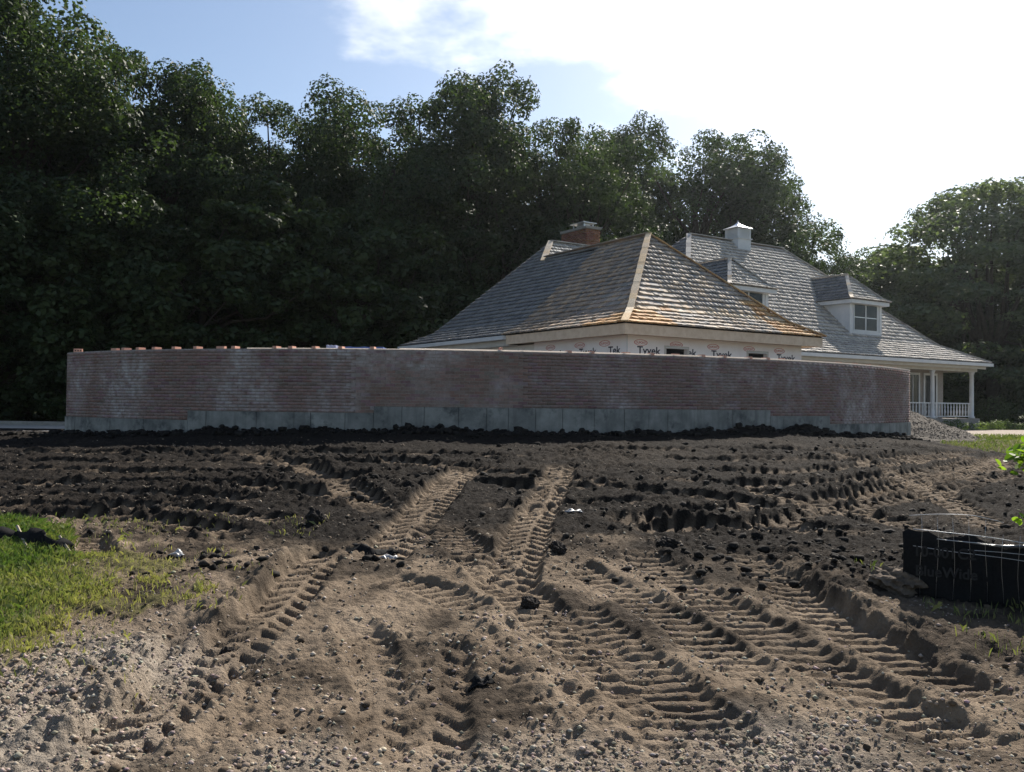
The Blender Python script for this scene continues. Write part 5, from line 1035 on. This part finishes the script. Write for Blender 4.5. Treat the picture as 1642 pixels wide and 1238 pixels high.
M['tansoil'] = simple('damp_tan_soil', (.075, .060, .047), (.14, .11, .085), 14, .95, .8, .02, .1); M['blacksoil'] = simple('black_soil', (.016, .014, .013), (.035, .03, .027), 14, .95, .8, .02, .1)
lump(1440, 955, .20, M['tansoil'], 'large lump of tan earth in front of the wire-backed fence', 3); lump(505, 845, .09, M['blacksoil'], 'dark upright lump of earth at the bend of the left track', 6, 1.0); lump(1070, 880, .09, M['blacksoil'], 'dark lump of earth between the two right-hand tracks', 7)
lump(848, 970, .06, M['blacksoil'], 'small dark lump at the edge of the middle wheel track', 8, .8); lump(365, 1030, .045, M['blacksoil'], 'small dark clod on the bank of the left wheel track', 10, .9); lump(895, 895, .075, M['blacksoil'], 'dark lump of earth heaped beside the chevron track', 14, .8)
# ------------------------------------------------------------------ young tree reaching in from the right
yt = empty('young_tree', (4.75, 6.5, float(zb(4.75, 6.5)))); tag(yt, 'young tree with bright green leaves leaning over the silt fence', 'tree')
q = MB(); g0 = float(hz(4.75, 6.5)); q.tube([(4.75, 6.5, g0-.1), (4.72, 6.45, .9), (4.6, 6.4, 1.7), (4.45, 6.35, 2.5)], [.03, .025, .018, .008], 7); q.build('trunk', M['bark'], yt, True)
lv = []
lf = [(0, -.5, 0), (.22, -.3, .05), (.34, 0, .07), (.24, .3, .04), (0, .55, -.06), (-.24, .3, .04), (-.34, 0, .07), (-.22, -.3, .05), (0, 0, -.02)]; lme = []
for t_ in (.1, .4, .7, 1.0):
    me = bpy.data.meshes.new('leaf'); me.from_pydata(lf, [], [(0, 1, 8), (1, 2, 8), (2, 3, 8), (3, 4, 8), (4, 5, 8), (5, 6, 8), (6, 7, 8), (7, 0, 8)]); a = me.color_attributes.new('tint', 'FLOAT_COLOR', 'POINT'); a.data.foreach_set('color', np.tile([t_, t_, t_, 1], 9).astype(np.float32)); me.materials.append(M['young']); lme.append(me)
rg = np.random.default_rng(5); ywl = Vector(yt.location)
def twig(pts, nleaf, spread):
    pts = smooth_path([np.array(p) for p in pts], 5); q = MB(); q.tube(pts, list(np.linspace(.009, .002, len(pts))), 5); q.build('branch', M['bark'], yt, True)
    for k in range(nleaf):
        p = pts[int(rg.uniform(.25, 1)*(len(pts)-1))]+rg.normal(0, spread, 3); s_ = rg.uniform(.055, .095); o = bpy.data.objects.new('leaf', lme[rg.integers(4)]); C.objects.link(o); o.parent = yt; o.matrix_parent_inverse = Matrix.Translation(-ywl)
        o.matrix_basis = Matrix.Translation(Vector(p)) @ Matrix.Rotation(rg.uniform(0, 6.28), 4, 'Z') @ Matrix.Rotation(rg.normal(.5, .5), 4, 'X') @ Matrix.Rotation(rg.normal(0, .4), 4, 'Y') @ Matrix.Scale(s_, 4)
def bp(px, py, D): d = ray(px, py); return EYE+d*(D/d[1])
twig([(4.68, 6.43, 1.2), bp(1740, 720, 6.4), bp(1680, 715, 6.4), bp(1622, 742, 6.4)], 85, .07); twig([bp(1700, 718, 6.4), bp(1660, 728, 6.3), bp(1628, 735, 6.35)], 70, .055); twig([(4.72, 6.45, .85), bp(1740, 815, 6.3), bp(1680, 822, 6.3), bp(1628, 832, 6.3)], 26, .03); twig([(4.6, 6.4, 1.7), bp(1800, 600, 6.4), bp(1740, 640, 6.4), bp(1690, 690, 6.4)], 60, .10)
print('all', round(time.time()-T0, 1))

# ------------------------------------------------------------------ the hazy air, lit from behind
hm = bpy.data.materials.new('hazy_air'); hm.use_nodes = True; hn = hm.node_tree; hn.nodes.clear(); ho = N(hn, 'ShaderNodeOutputMaterial'); hv = N(hn, 'ShaderNodeVolumePrincipled')
hv.inputs['Color'].default_value = (0.86, 0.94, 1.0, 1); hv.inputs['Density'].default_value = 0.00019; hv.inputs['Anisotropy'].default_value = 0.8; hn.links.new(hv.outputs[0], ho.inputs['Volume'])
mb = MB(); mb.box(-950, 950, -110, 1210, -12, 60); hzb = mb.build('haze', hm); tag(hzb, 'thin summer haze filling the air over the whole site', 'haze', kind='stuff')
